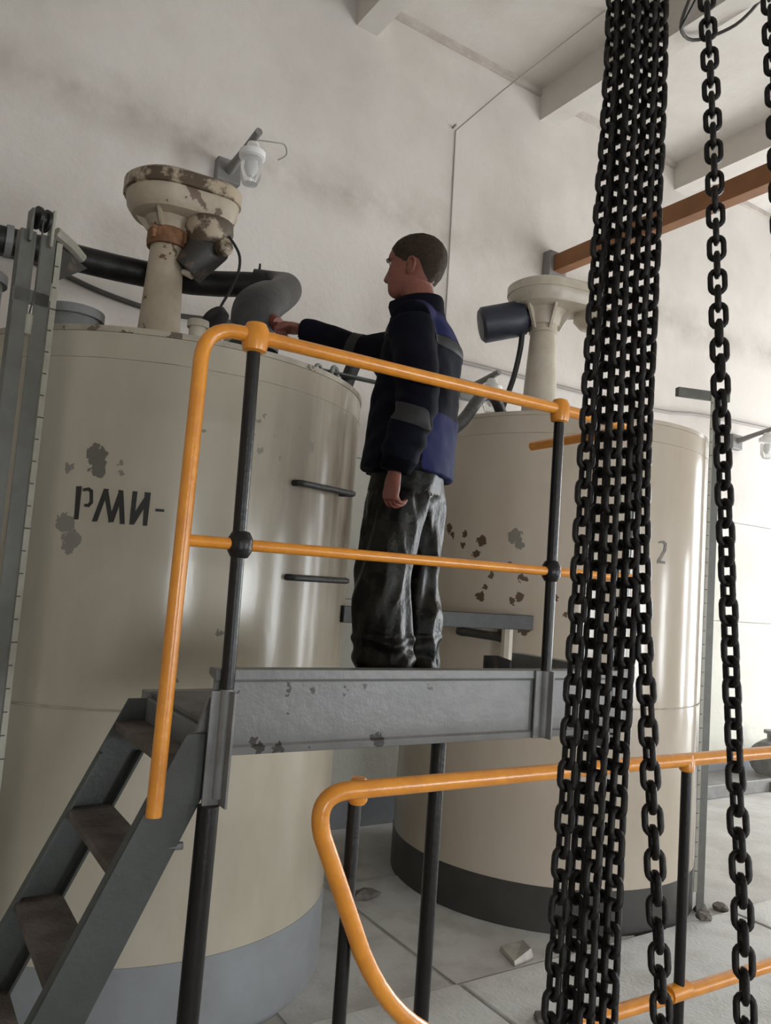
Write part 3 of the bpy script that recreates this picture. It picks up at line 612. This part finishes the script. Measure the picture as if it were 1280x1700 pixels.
for key, pl in CH.items():
    P_, _ = catmull(pl, 1.0, 24)
    ct = thing('hoist_chain', CL[key], 'chain', P_[-1], 0, 'hoist chains')
    # resample at equal pitch
    out = [P_[0]]; acc = 0; i = 1; cur = P_[0]
    while i < len(P_):
        d = (P_[i] - cur).length
        if acc + d >= PITCHL:
            cur = cur.lerp(P_[i], (PITCHL - acc) / d); out.append(cur); acc = 0
        else: acc += d; cur = P_[i]; i += 1
    rnd = random.Random(ord(key))
    for k in range(len(out) - 1):
        t = (out[k] - out[k + 1]).normalized(); c = (out[k] + out[k + 1]) / 2
        a = VA + R(lerp_tab(TW[key], c.z) + (90 if k % 2 else 0) + rnd.uniform(-4, 4))
        y = Vector((-math.sin(a), math.cos(a), 0)); y = (y - t * y.dot(t)).normalized(); x = y.cross(t)
        mm = Matrix((x, y, t)).transposed().to_4x4(); mm.translation = c - ct.location
        o = bpy.data.objects.new('link', LM); COL.objects.link(o); o.parent = ct; o.matrix_local = mm

# ------------------------------------------------------------------ crane beam, wires, lamps
CB = bx('crane_beam', (6.0, 6.14, Y0, Y1 - .12, 5.90, 6.09), M['brown'], None, .004); tag(CB, 'long brown steel beam running high across the hall behind the chains', 'beam')
BR = bx('beam_bracket', (5.94, 6.2, Y1 - .12, Y1 + .0, 5.84, 6.14), M['lampgrey'], None, .01); tag(BR, 'grey bracket holding the brown beam end against the wall', 'bracket')
wr = nb(); tube(wr, [(4.628, 6.385, 4.70), (4.62, 6.385, 5.74), (4.593, 6.385, 7.065)], .008, 6)
tube(wr, fillet([(4.593, 6.385, 7.065), (4.85, 6.0, 7.4), (5.35, 5.081, 7.985)], .1), .008, 6)
o = link('wire', wr, M['wire'], None); tag(o, 'thin wire running up the wall then slanting to the ceiling above the man', 'wire')
o = tb('nail', [(4.56, 6.40, 7.09), (4.55, 6.33, 7.09)], .012, M['wire'], None, 6); tag(o, 'small nail in the wall at the bend of the thin wire', 'nail')
def cond(name, pts, r, m, label, cat):
    return tag(tb(name, pts, r, M[m], None, 8, 4), label, cat)
cond('conduit', [(2.9, 6.375, 4.55), (4.2, 6.375, 4.6), (5.16, 6.375, 4.633), (7.9, 6.375, 4.677), (9.0, 6.375, 4.79), (11.5, 6.375, 4.9)], .022, 'wire', 'thin grey conduit along the back wall above the far tank', 'conduit')
cond('wall_cable', [(-3.5, 6.37, 4.5), (0.2, 6.37, 4.5), (0.75, 6.37, 4.50), (1.25, 6.37, 4.40), (1.75, 6.37, 4.36), (2.3, 6.37, 4.42), (3.0, 6.37, 4.5)], .022, 'cable', 'sagging dark cable on the wall under the black pipe', 'cable')
cond('ceiling_hose', [(5.60, 4.30, 7.75), (5.72, 4.48, 7.63), (5.942, 4.512, 7.62), (6.06, 4.27, 7.62), (6.06, 4.0, 7.65), (6.1, 3.6, 7.98)], .016, 'cable', 'dark looped cable hanging from the ceiling at the top right', 'cable')
cond('hanger_rod', [(5.52, 4.02, 7.99), (5.58, 4.16, 7.63+.14), (5.72, 4.48, 7.62)], .012, 'rubber', 'short black rod under the ceiling beside the looped cable', 'rod')

def wall_lamp(label, bp, tip, drop):
    L_ = thing('wall_lamp', label, 'lamp', bp)
    d = Vector(tip) - Vector(bp)
    bx('wall_box', (-.11, .11, -.09, 0, -.1, .1), M['lampgrey'], L_, .01)
    tb('arm', [(0, -.05, 0), d * .6, d], [.042, .03, .03], M['lampgrey'], L_, 12)
    e = d + Vector((0, 0.10, 0)); 
    lt('lamp_cap', [(.02, .05), (.045, .045), (.06, 0), (.105, -.03), (.105, -.075), (.085, -.085)], M['porcelain'], L_, 24, e - Vector((0, 0, .1)))
    lt('lamp_jar', [(.082, -.08), (.085, -.14), (.082, -.24), (.06, -.295), (.02, -.31), (.004, -.312)], M['glass'], L_, 24, e - Vector((0, 0, .1)))
    b = nb(); lathe(b, [(.004, -.1), (.03, -.11), (.038, -.16), (.03, -.2), (.015, -.235), (.003, -.24)], 14, e - Vector((0, 0, .1))); link('lamp_bulb', b, M['porcelain'], L_)
    return L_
LA = wall_lamp('jar lamp on a grey arm high on the wall above the near mixer', (2.17, Y1, 5.72), (2.14, 5.62, 5.74), .2)
tb('loose_wire', [(-.02, -.72, -.02), (.12, -.75, -.0), (.22, -.72, .03), (.26, -.68, -.02), (.2, -.66, -.08)], .006, M['wire'], LA, 6, 5)
wall_lamp('jar lamp on a slanting arm behind the rail, right of the man', (4.93, Y1, 4.33), (4.98, 5.9, 4.45), .2)
wall_lamp('jar lamp on an arm at the right edge beside the single chain', (9.6, Y1, 4.53), (9.70, 5.85, 4.68), .2)

# ------------------------------------------------------------------ between and around the tanks
o = bx('cross_brace', (2.352, 3.885, 4.07, 4.13, 2.02, 2.12), M['pipegrey'], None, .004); tag(o, 'dark grey steel brace bridging the gap between the two tanks', 'brace')
HS = tb('transfer_hose', [(2.28, 4.15, 3.44), (2.31, 4.06, 3.62), (2.42, 4.02, 3.60), (2.6, 4.0, 3.38), (2.9, 4.1, 3.22), (3.3, 4.3, 3.42), (3.62, 4.48, 3.70), (3.85, 4.6, 3.76), (4.02, 4.68, 3.63)], .045, M['pipegrey'], None, 12, 6)
tag(HS, 'dark grey hose looping from the near tank to the far tank behind the man', 'hose')
o = bx('flat_bar', (-.02, .62, -.03, .03, 0, .012), M['stairgrey'], None, .002, Matrix.Translation((2.02, 3.98, 3.463)) @ Matrix.Rotation(R(8), 4, 'Z') @ Matrix.Rotation(R(-3), 4, 'Y')); tag(o, 'flat blue-grey bar lying on the near tank rim behind the man', 'bar')
# right-hand background: pump by the wall, rubble on the floor
PM = thing('pump', 'grey pump unit on the floor by the wall at the right edge', 'pump', (10.3, 6.0, 0))
bx('base_frame', (-.5, .5, -.2, .2, 0, .12), M['pumpgrey'], PM)
lt('pump_body', [(.05, -.2), (.22, -.18), (.26, 0), (.22, .1), (.16, .12), (.16, .5), (.05, .52)], M['pumpgrey'], PM, 20, (-.2, 0, .36), (1, 0, 0))
lt('outlet', [(.07, .2), (.07, .32), (.11, .32), (.11, .36), (.02, .37)], M['pumpgrey'], PM, 16, (-.2, 0, .36))
KB = bx('kerb', (8.3, X1 - .02, 5.85, Y1 - .03, 0, .16), M['pumpgrey'], None, .01); KB['kind'] = 'structure'; KB.name = 'trim_2'
def rock(name, x, y, z, s, m, label, seed, sq=(1, 1, .6)):
    b = nb(); bmesh.ops.create_icosphere(b, subdivisions=2, radius=1)
    for v in b.verts:
        q = 1 + .35 * noise.noise(v.co * 1.7 + Vector((seed, 0, 0))); v.co = Vector((v.co.x * sq[0] * q * s, v.co.y * sq[1] * q * s, max(v.co.z * sq[2] * q * s, -.25 * s)))
    o = link(name, b, m, None, smooth=False); o.location = (x, y, z + .24 * s); return tag(o, label, 'rubble')
rock('rubble_lump', 5.63, 3.72, .0, .06, M['debris'], 'dark rubble lump right of the gauge post foot', 3)
rock('rubble_lump', 5.28, 3.62, .03, .055, M['debris'], 'dark rubble lump between the gauge post and the far tank base', 5)
rock('rubble_lump', 3.2, 4.93, .01, .09, M['debris'], 'dark rubble lump on the floor behind the curved rail end', 8, (1.3, .7, .4))
rock('rubble_lump', 3.22, 3.14, .03, .05, M['debris'], 'small dark rubble lump on the pale slab left of the chain bundle', 11)
b = nb(); loft(b, [[Vector(p) for p in [(-.16, -.06, 0), (.02, -.12, 0), (.17, .0, 0), (.0, .1, 0)]], [Vector(p) for p in [(-.15, -.05, .03), (.02, -.1, .06), (.16, .0, .035), (.0, .09, .03)]]])
o = link('concrete_shard', b, M['debrislight'], None, smooth=False); o.location = (3.62, 3.80, .011); o.rotation_euler = (0, 0, .5); tag(o, 'flat broken concrete shard in front of the far tank', 'rubble')

# ------------------------------------------------------------------ the man
PO = Vector((1.70, 2.55, 1.8195)); PA = math.atan2(.814, -.572)
MAN = thing('person', 'man in navy work jacket and camouflage trousers on the platform, reaching for the pipe valve', 'person', PO, PA)
MAN.scale = (1, 1, 1)

def remesh(name, bm, vox, m, parent, smooth_it=4, disp=None, label=None):
    bmesh.ops.recalc_face_normals(bm, faces=bm.faces)
    me = bpy.data.meshes.new('tmp'); bm.to_mesh(me); bm.free()
    o = bpy.data.objects.new('tmp', me); COL.objects.link(o)
    md = o.modifiers.new('r', 'REMESH'); md.mode = 'VOXEL'; md.voxel_size = vox; md.adaptivity = 0
    sm = o.modifiers.new('s', 'SMOOTH'); sm.factor = .5; sm.iterations = smooth_it
    dg = bpy.context.evaluated_depsgraph_get()
    me2 = bpy.data.meshes.new_from_object(o.evaluated_get(dg)); me2.name = name
    bpy.data.objects.remove(o)
    if disp:
        nor = [v.normal.copy() for v in me2.vertices]
        for v, n_ in zip(me2.vertices, nor): v.co += n_ * disp(v.co, n_)
    me2.materials.clear()
    for mm in (m if isinstance(m, (list, tuple)) else [m]): me2.materials.append(mm)
    for p in me2.polygons: p.use_smooth = True
    me2.update()
    o = bpy.data.objects.new(name, me2); COL.objects.link(o); o.parent = parent
    if label: o['label'] = label
    return o

def ell(c, rx, ry, n=28, p=2.0, ax=None):
    pts = []
    for j in range(n):
        a = 2 * PI * j / n; ca, sa = math.cos(a), math.sin(a)
        x = math.copysign(abs(ca) ** (2 / p), ca) * rx; y = math.copysign(abs(sa) ** (2 / p), sa) * ry
        pts.append(Vector((c[0] + x, c[1] + y, c[2])))
    return pts

# --- head
HROW = [ # z, front x, back x, half width
 (1.604, .100, .030, .016), (1.612, .122, .010, .034), (1.622, .133, -.010, .046), (1.635, .138, -.030, .054), (1.648, .138, -.048, .060), (1.656, .141, -.056, .063),
 (1.662, .136, -.062, .065), (1.669, .141, -.068, .067), (1.678, .138, -.075, .069), (1.70, .140, -.084, .073), (1.72, .139, -.090, .075), (1.742, .137, -.093, .077),
 (1.758, .146, -.094, .078), (1.78, .142, -.092, .078), (1.80, .132, -.086, .076), (1.82, .112, -.072, .069), (1.836, .088, -.052, .057), (1.847, .062, -.028, .040), (1.853, .035, -.004, .018)]
def hrow(z):
    if z <= HROW[0][0]: return HROW[0][1:]
    for a, b_ in zip(HROW, HROW[1:]):
        if z <= b_[0]:
            t = (z - a[0]) / (b_[0] - a[0]); return tuple(a[i] + (b_[i] - a[i]) * t for i in (1, 2, 3))
    return HROW[-1][1:]
NOSE = [(1.672, .006), (1.679, .024), (1.688, .027), (1.70, .022), (1.715, .015), (1.73, .009), (1.745, .004), (1.756, 0)]
def nose_h(z):
    if z < NOSE[0][0] - .004 or z > NOSE[-1][0]: return 0
    for a, b_ in zip(NOSE, NOSE[1:]):
        if z <= b_[0]: return max(0, a[1] + (b_[1] - a[1]) * (z - a[0]) / (b_[0] - a[0]))
    return 0
def hpt(th, z, off=0.0):
    xf, xb, w_ = hrow(z); xc = (xf + xb) / 2 + .0; rx = (xf - xb) / 2
    ca, sa = math.cos(th), math.sin(th)
    e = 2 / 2.25
    x = math.copysign(abs(ca) ** e, ca) * (rx + off); y = math.copysign(abs(sa) ** e, sa) * (w_ + off)
    p = Vector((xc + x, y, z))
    if ca > 0:
        sg = .010 + .006 * max(0, (1.70 - z) / .02) if z < 1.70 else .009
        p.x += nose_h(z) * math.exp(-(y / sg) ** 2)
        for s in (-1, 1):
            p.x -= .013 * math.exp(-((y - s * .031) / .013) ** 2 - ((z - 1.742) / .010) ** 2)
            p.x += .004 * math.exp(-((y - s * .045) / .016) ** 2 - ((z - 1.705) / .018) ** 2)
        p.x -= .006 * math.exp(-((z - 1.6615) / .003) ** 2) * math.exp(-(y / .024) ** 2)
    return p
BB = nb()
zz = [1.604 + (1.853 - 1.604) * i / 70 for i in range(71)]
HX = Vector((-.012, 0, 0))
loft(BB, [[hpt(2 * PI * j / 64, z) + HX for j in range(64)] for z in zz])
# ears
for s in (-1, 1):
    bmesh.ops.create_icosphere(BB, subdivisions=3, radius=1, matrix=Matrix.Translation((.006, s * .080, 1.702)) @ Matrix.Rotation(R(-12), 4, 'Y') @ Matrix.Rotation(s * R(-18), 4, 'Z') @ Matrix.Diagonal((.018, .008, .032, 1)))
    tube(BB, [(.018, s * .078, 1.715), (.012, s * .088, 1.733), (-.006, s * .092, 1.735), (-.016, s * .093, 1.718), (-.012, s * .089, 1.695), (.002, s * .081, 1.676)], .0055, 8, 3)
# neck, trunk, limbs under the clothes
tube(BB, [(-.035, 0, 1.46), (-.018, 0, 1.56), (.012, 0, 1.66)], [.078, .066, .064], 20, 3)
loft(BB, [ell((xc, 0, z), rx, ry) for z, xc, rx, ry in [(.84, -.02, .10, .15), (.95, -.02, .115, .16), (1.1, -.025, .115, .15), (1.3, -.035, .115, .165), (1.42, -.04, .10, .155), (1.49, -.035, .07, .1)]])
LSH, LEL, LWR = Vector((-.06, .185, 1.42)), Vector((-.13, .255, 1.11)), Vector((-.068, .262, .865))
RSH, REL, RWR = Vector((.035, -.19, 1.435)), Vector((.345, -.245, 1.475)), Vector((.615, -.20, 1.572))
tube(BB, [LSH, (LSH + LEL) / 2, LEL, (LEL + LWR) / 2, LWR], [.052, .048, .04, .038, .028], 16, 3)
tube(BB, [RSH, (RSH + REL) / 2, REL, (REL + RWR) / 2, RWR], [.052, .048, .04, .038, .028], 16, 3)
LL = [(-.01, .095, .92), (.005, .105, .70), (.015, .11, .50), (.0, .115, .30), (-.01, .115, .09)]
RLg = [(-.02, -.095, .92), (-.024, -.105, .70), (-.015, -.11, .50), (-.05, -.115, .30), (-.06, -.115, .09)]
for leg in (LL, RLg): tube(BB, leg, [.085, .075, .056, .05, .038], 16, 3)

def hand(bm, wr, d, palm, thumb_side, curl, spread=1.0, thumb_curl=(.5, .5)):
    """wr wrist, d hand direction, palm = palm normal, thumb_side = towards the thumb"""
    d = Vector(d).normalized(); n = Vector(palm); n = (n - d * n.dot(d)).normalized(); s = d.cross(n); s = s if s.dot(Vector(thumb_side)) > 0 else -s
    def pt(a, b_, c): return Vector(wr) + d * a + s * b_ + n * c
    rings = []
    for a, hw, ht in [(-.03, .026, .021), (0, .029, .020), (.03, .037, .0175), (.06, .043, .016), (.088, .043, .0135), (.1, .038, .010)]:
        rings.append([pt(a, hw * math.copysign(abs(math.cos(2 * PI * j / 20)) ** .75, math.cos(2 * PI * j / 20)), ht * math.sin(2 * PI * j / 20)) for j in range(20)])
    loft(bm, rings)
    tips = []
    for k, (off, ln, fr) in enumerate([(.034, .080, .0088), (.0115, .089, .0091), (-.0115, .082, .0088), (-.0335, .064, .0078)]):
        base = pt(.082, off, 0); ang = 0; p = base; pl = [pt(.055, off * .9, 0), base]
        for seg, cv in zip((.46, .30, .24), curl[k] if isinstance(curl[0], (tuple, list)) else curl):
            ang += cv; dr = d * math.cos(ang) + n * math.sin(ang) + s * off * 1.6 * spread * math.cos(ang)
            p = p + dr.normalized() * ln * seg; pl.append(p)
        tube(bm, pl, [fr, fr * 1.1, fr, fr * .93, fr * .78], 12, 4); tips.append(p)
    t0 = pt(.012, .028, .006); a1 = thumb_curl
    t1 = t0 + (d * .62 + s * .62 + n * .30).normalized() * .042
    t2 = t1 + (d * .85 + s * .18 + n * a1[0]).normalized() * .034
    t3 = t2 + (d * .9 - s * .12 + n * a1[1]).normalized() * .027
    tube(bm, [pt(.0, .012, .002), t0, t1, t2, t3], [.016, .0145, .0118, .0105, .0085], 12, 4)
    return tips
hand(BB, LWR + Vector((.005, .0, -.015)), (.10, .02, -1), (-.5, -.87, 0), (.87, -.5, .1), [(.6, .9, .6), (.65, .95, .6), (.7, 1.0, .6), (.75, 1.0, .6)], .4, (.4, .3))
hand(BB, RWR + Vector((.012, .0, .003)), (.93, .05, .13), (.12, .35, -.95), (0, 1, .1), [(.75, 1.0, .6), (.8, 1.05, .6), (.85, 1.05, .6), (.85, 1.0, .6)], .3, (.7, .6))
body = remesh('body', BB, .0036, M['skin'], MAN, 2)

for s in (-1, 1):
    b = nb(); bmesh.ops.create_uvsphere(b, u_segments=16, v_segments=12, radius=.0115, matrix=Matrix.Translation((.1085, s * .0310, 1.742)))
    e_ = link('eye', b, M['eyewhite'], MAN)
    b = nb(); bmesh.ops.create_uvsphere(b, u_segments=12, v_segments=8, radius=.0062, matrix=Matrix.Translation((.1148, s * .0312, 1.742))); link('iris', b, M['iris'], e_)
    b = nb(); tube(b, [(.1335, s * .016, 1.7555), (.1305, s * .032, 1.7605), (.113, s * .052, 1.755)], [.003, .0035, .002], 8, 4, flat=(1.2, .8)); link('eyebrow', b, M['hair'], MAN)

# --- hair: a close shell over the skull down to the hairline
HL = [(0, 1.806), (25, 1.803), (45, 1.79), (58, 1.765), (66, 1.748), (74, 1.735), (82, 1.728), (90, 1.735), (98, 1.742), (106, 1.73), (114, 1.705), (125, 1.678), (150, 1.655), (180, 1.650)]
def hairline(deg):
    for (a0, z0), (a1, z1) in zip(HL, HL[1:]):
        if deg <= a1: return z0 + (z1 - z0) * (deg - a0) / (a1 - a0)
    return HL[-1][1]
b = nb(); rings = []; NT, NZ = 96, 34
for i in range(NZ):
    ring = []
    for j in range(NT):
        th = 2 * PI * j / NT; dg_ = abs((math.degrees(th) + 180) % 360 - 180); z0 = hairline(dg_) + .004 * noise.noise(Vector((math.cos(th) * 9, math.sin(th) * 9, 3)))
        t = i / (NZ - 1); tt = max(0, (i - 1) / (NZ - 2)); z = z0 + (1.8525 - z0) * (1 - (1 - tt) ** 1.3)
        off = -.003 if i == 0 else min(.0085, .001 + .016 * tt)
        p = hpt(th, z, off); cxy = Vector((.018, 0, z)); top_ = max(0, (z - 1.80) / .053)
        p.z += off * top_ * .8; p += Vector((1, 1, 1)) * 0
        p += (p - Vector((.02, 0, 1.75))).normalized() * .0022 * noise.noise(p * 60)
        ring.append(p + HX)
    rings.append(ring)
loft(b, rings); link('hair', b, M['hair'], MAN)

# --- jacket
JB = nb()
JR = [(.875, -.010, .168, .235, 2.4), (.93, -.012, .168, .235, 2.4), (1.02, -.018, .165, .23, 2.4), (1.15, -.026, .158, .224, 2.3), (1.28, -.036, .150, .222, 2.3), (1.38, -.043, .142, .218, 2.3), (1.44, -.042, .128, .198, 2.2), (1.485, -.036, .110, .158, 2.1), (1.52, -.027, .098, .112, 2), (1.55, -.018, .09, .092, 2)]
loft(JB, [ell((xc, 0, z), rx, ry, 40, p) for z, xc, rx, ry, p in JR])
def sleeve(S, E_, W_, rr):
    W2 = W_ + (W_ - E_).normalized() * .012
    tube(JB, [S + (S - E_).normalized() * .02, S, S.lerp(E_, .5), E_, E_.lerp(W2, .5), W2], rr, 20, 4)
sleeve(LSH, LEL, LWR, [.07, .092, .086, .078, .070, .058])
sleeve(RSH, REL, RWR, [.07, .096, .084, .074, .066, .052])
for s in (-1, 1):
    tube(JB, [(-.035, s * .05, 1.485), (-.05 if s > 0 else .01, s * .165, 1.435)], [.082, .088], 18)
def jd(c, n_):
    f1 = noise.noise(Vector((c.x * 5, c.y * 5, c.z * 9))) * .011
    f2 = noise.noise(Vector((c.x * 13 + c.z * 5, c.y * 13 - c.z * 6, c.z * 17))) * .006
    g = .004 * math.sin((c.z * 70) + 6 * noise.noise(c * 4)) if (c.y > .19 and c.z < 1.2) else 0
    return f1 + f2 + g
jk = remesh('jacket', JB, .0065, [M['navy'], M['royal']], MAN, 9, jd)
me = jk.data
for p in me.polygons:
    c = p.center
    arm_r = c.x > .16 and c.z > 1.36 and c.y < 0
    arm_l = c.y > .205 and c.z < 1.40
    yoke = c.z > 1.40 + .35 * max(0, c.x + .07) and abs(c.y) < .165 and c.x < .05
    lowback = c.z < 1.10 and c.x < -.135 and not arm_l
    side = c.x < -.14 and c.z < 1.24 and abs(c.y) < .17
    if yoke or lowback: p.material_index = 1

def patch(name, src, test, off, m, parent, label=None):
    bm = nb(); sm = src.data; idx = {}
    for p in sm.polygons:
        if test(p.center, p.normal):
            vs = []
            for vi in p.vertices:
                if vi not in idx: idx[vi] = bm.verts.new(sm.vertices[vi].co + sm.vertices[vi].normal * off)
                vs.append(idx[vi])
            bm.faces.new(vs)
    if not bm.faces: bm.free(); return None
    for _ in range(8):                       # even out the stepped outline
        nw = {}
        for v in bm.verts:
            be = [e for e in v.link_edges if e.is_boundary]
            if len(be) == 2: nw[v] = v.co * .5 + (be[0].other_vert(v).co + be[1].other_vert(v).co) * .25
        for v, c_ in nw.items(): v.co = c_
    r_ = bmesh.ops.solidify(bm, geom=bm.faces[:], thickness=.002)
    return link(name, bm, m, parent, label=label)
def near_seg(c, A, B, t0, t1, rmax):
    d = B - A; t = (c - A).dot(d) / d.length_squared
    return t0 < t < t1 and (c - (A + d * t)).length < rmax
patch('reflective_band', jk, lambda c, n: near_seg(c, REL, RWR, .02, .19, .12) and c.x > .25, .0025, M['reflect'], jk, 'grey reflective band on the raised forearm')
patch('reflective_band', jk, lambda c, n: near_seg(c, LEL, LWR, .10, .36, .12) and c.y > .255 and -.19 < c.x < -.05, .0025, M['reflect'], jk, 'grey reflective patch on the hanging sleeve')
patch('reflective_band', jk, lambda c, n: 1.40 < c.z < 1.475 and .03 < c.x < .105 and c.y > .0 and n.x > -.2, .0025, M['reflect'], jk, 'grey reflective patch on the chest')
patch('reflective_band', jk, lambda c, n: c.x < -.08 and 1.355 < c.z < 1.395 and abs(c.y) < .19 and n.x < .2, .0025, M['reflect'], jk, 'grey reflective stripe across the back')
patch('cuff', jk, lambda c, n: near_seg(c, LEL, LWR, .86, 1.03, .1) and c.y > .19 and c.z < 1.0 and c.x > -.16, .003, M['navy'], jk)
# collar
b = nb()
loft(b, [[Vector((x0 - .014 + rx * math.cos(a) + (.012 if math.cos(a) > .8 else 0), ry * math.sin(a), z + .012 * (-math.cos(a)) * 1.0)) for a in [2 * PI * j / 40 for j in range(40)]] for x0, rx, ry, z in
         [(-.004, .112, .118, 1.488), (-.0, .102, .098, 1.53), (.010, .108, .092, 1.572), (.012, .104, .088, 1.586), (.010, .092, .080, 1.58), (.002, .085, .082, 1.53), (-.004, .09, .1, 1.49)]], cap=False)
link('collar', b, M['navy'], jk)
b = nb(); tube(b, [(.085, -.0, 1.49), (.100, -.0, 1.36), (.124, 0, 1.2), (.147, 0, 1.02), (.157, 0, .88)], .010, 8, 5, flat=(.6, 1.6)); link('placket', b, M['navy'], jk)

# --- trousers
TB = nb()
loft(TB, [ell((xc, 0, z), rx, ry, 36, 2.3) for z, xc, rx, ry in [(.74, -.02, .09, .18), (.80, -.02, .125, .188), (.90, -.018, .135, .19), (1.0, -.018, .13, .18)]])
LR = [.114, .117, .115, .113, .112, .115, .10]
LT = [(-.012, .088, .86), (-.004, .098, .74), (.006, .104, .60), (.014, .108, .47), (.004, .112, .32), (-.006, .114, .16), (-.004, .114, .085)]
RT = [(-.024, -.088, .86), (-.028, -.098, .74), (-.028, -.104, .60), (-.02, -.108, .47), (-.046, -.112, .32), (-.056, -.114, .16), (-.054, -.114, .085)]
tube(TB, LT, LR, 28, 4); tube(TB, RT, LR, 28, 4)
def td(c, n_):
    k = 1.0 if c.z < .8 else .4
    a = noise.noise(Vector((c.x * 7 + 3, c.y * 7, c.z * 3.2))) * .02
    b_ = noise.noise(Vector((c.x * 16, c.y * 16 + 2, c.z * 7 + c.x * 20))) * .013
    r_ = -abs(noise.noise(Vector((c.x * 11 + 7, c.y * 11, c.z * 5)))) * .02
    hem = .006 * math.sin(c.z * 90 + 5 * noise.noise(c * 6)) if c.z < .26 else 0
    return k * (a + b_ + r_ + hem)
remesh('trousers', TB, .0085, M['camo'], MAN, 4, td)
# --- boots
for (x, y) in ((-.004, .114), (-.056, -.114)):
    b = nb()
    tube(b, [(x - .005, y, .05), (x - .005, y, .20)], [.052, .058], 18)
    loft(b, [[Vector((x + xx, y + w_ * math.cos(2 * PI * j / 18), max(.012, .012 + hh * (.5 + .5 * math.sin(2 * PI * j / 18))))) for j in range(18)] for xx, w_, hh in
             [(-.085, .025, .05), (-.07, .042, .075), (-.02, .046, .10), (.05, .046, .085), (.11, .052, .06), (.16, .048, .05), (.19, .032, .04), (.20, .012, .025)]])
    bo = remesh('boot', b, .007, M['boot'], MAN, 3)
    b = nb(); loft(b, [[Vector((x + xx * s_, y + yy * s_ * 1.02, z)) for xx, yy in [(-.09, -.03), (-.05, -.046), (.05, -.046), (.12, -.056), (.18, -.045), (.205, -.015), (.205, .015), (.18, .045), (.12, .056), (.05, .046), (-.05, .046), (-.09, .03)]] for z, s_ in ((0, 1.0), (.018, 1.0))]); link('sole', b, M['boot'], bo, smooth=False)
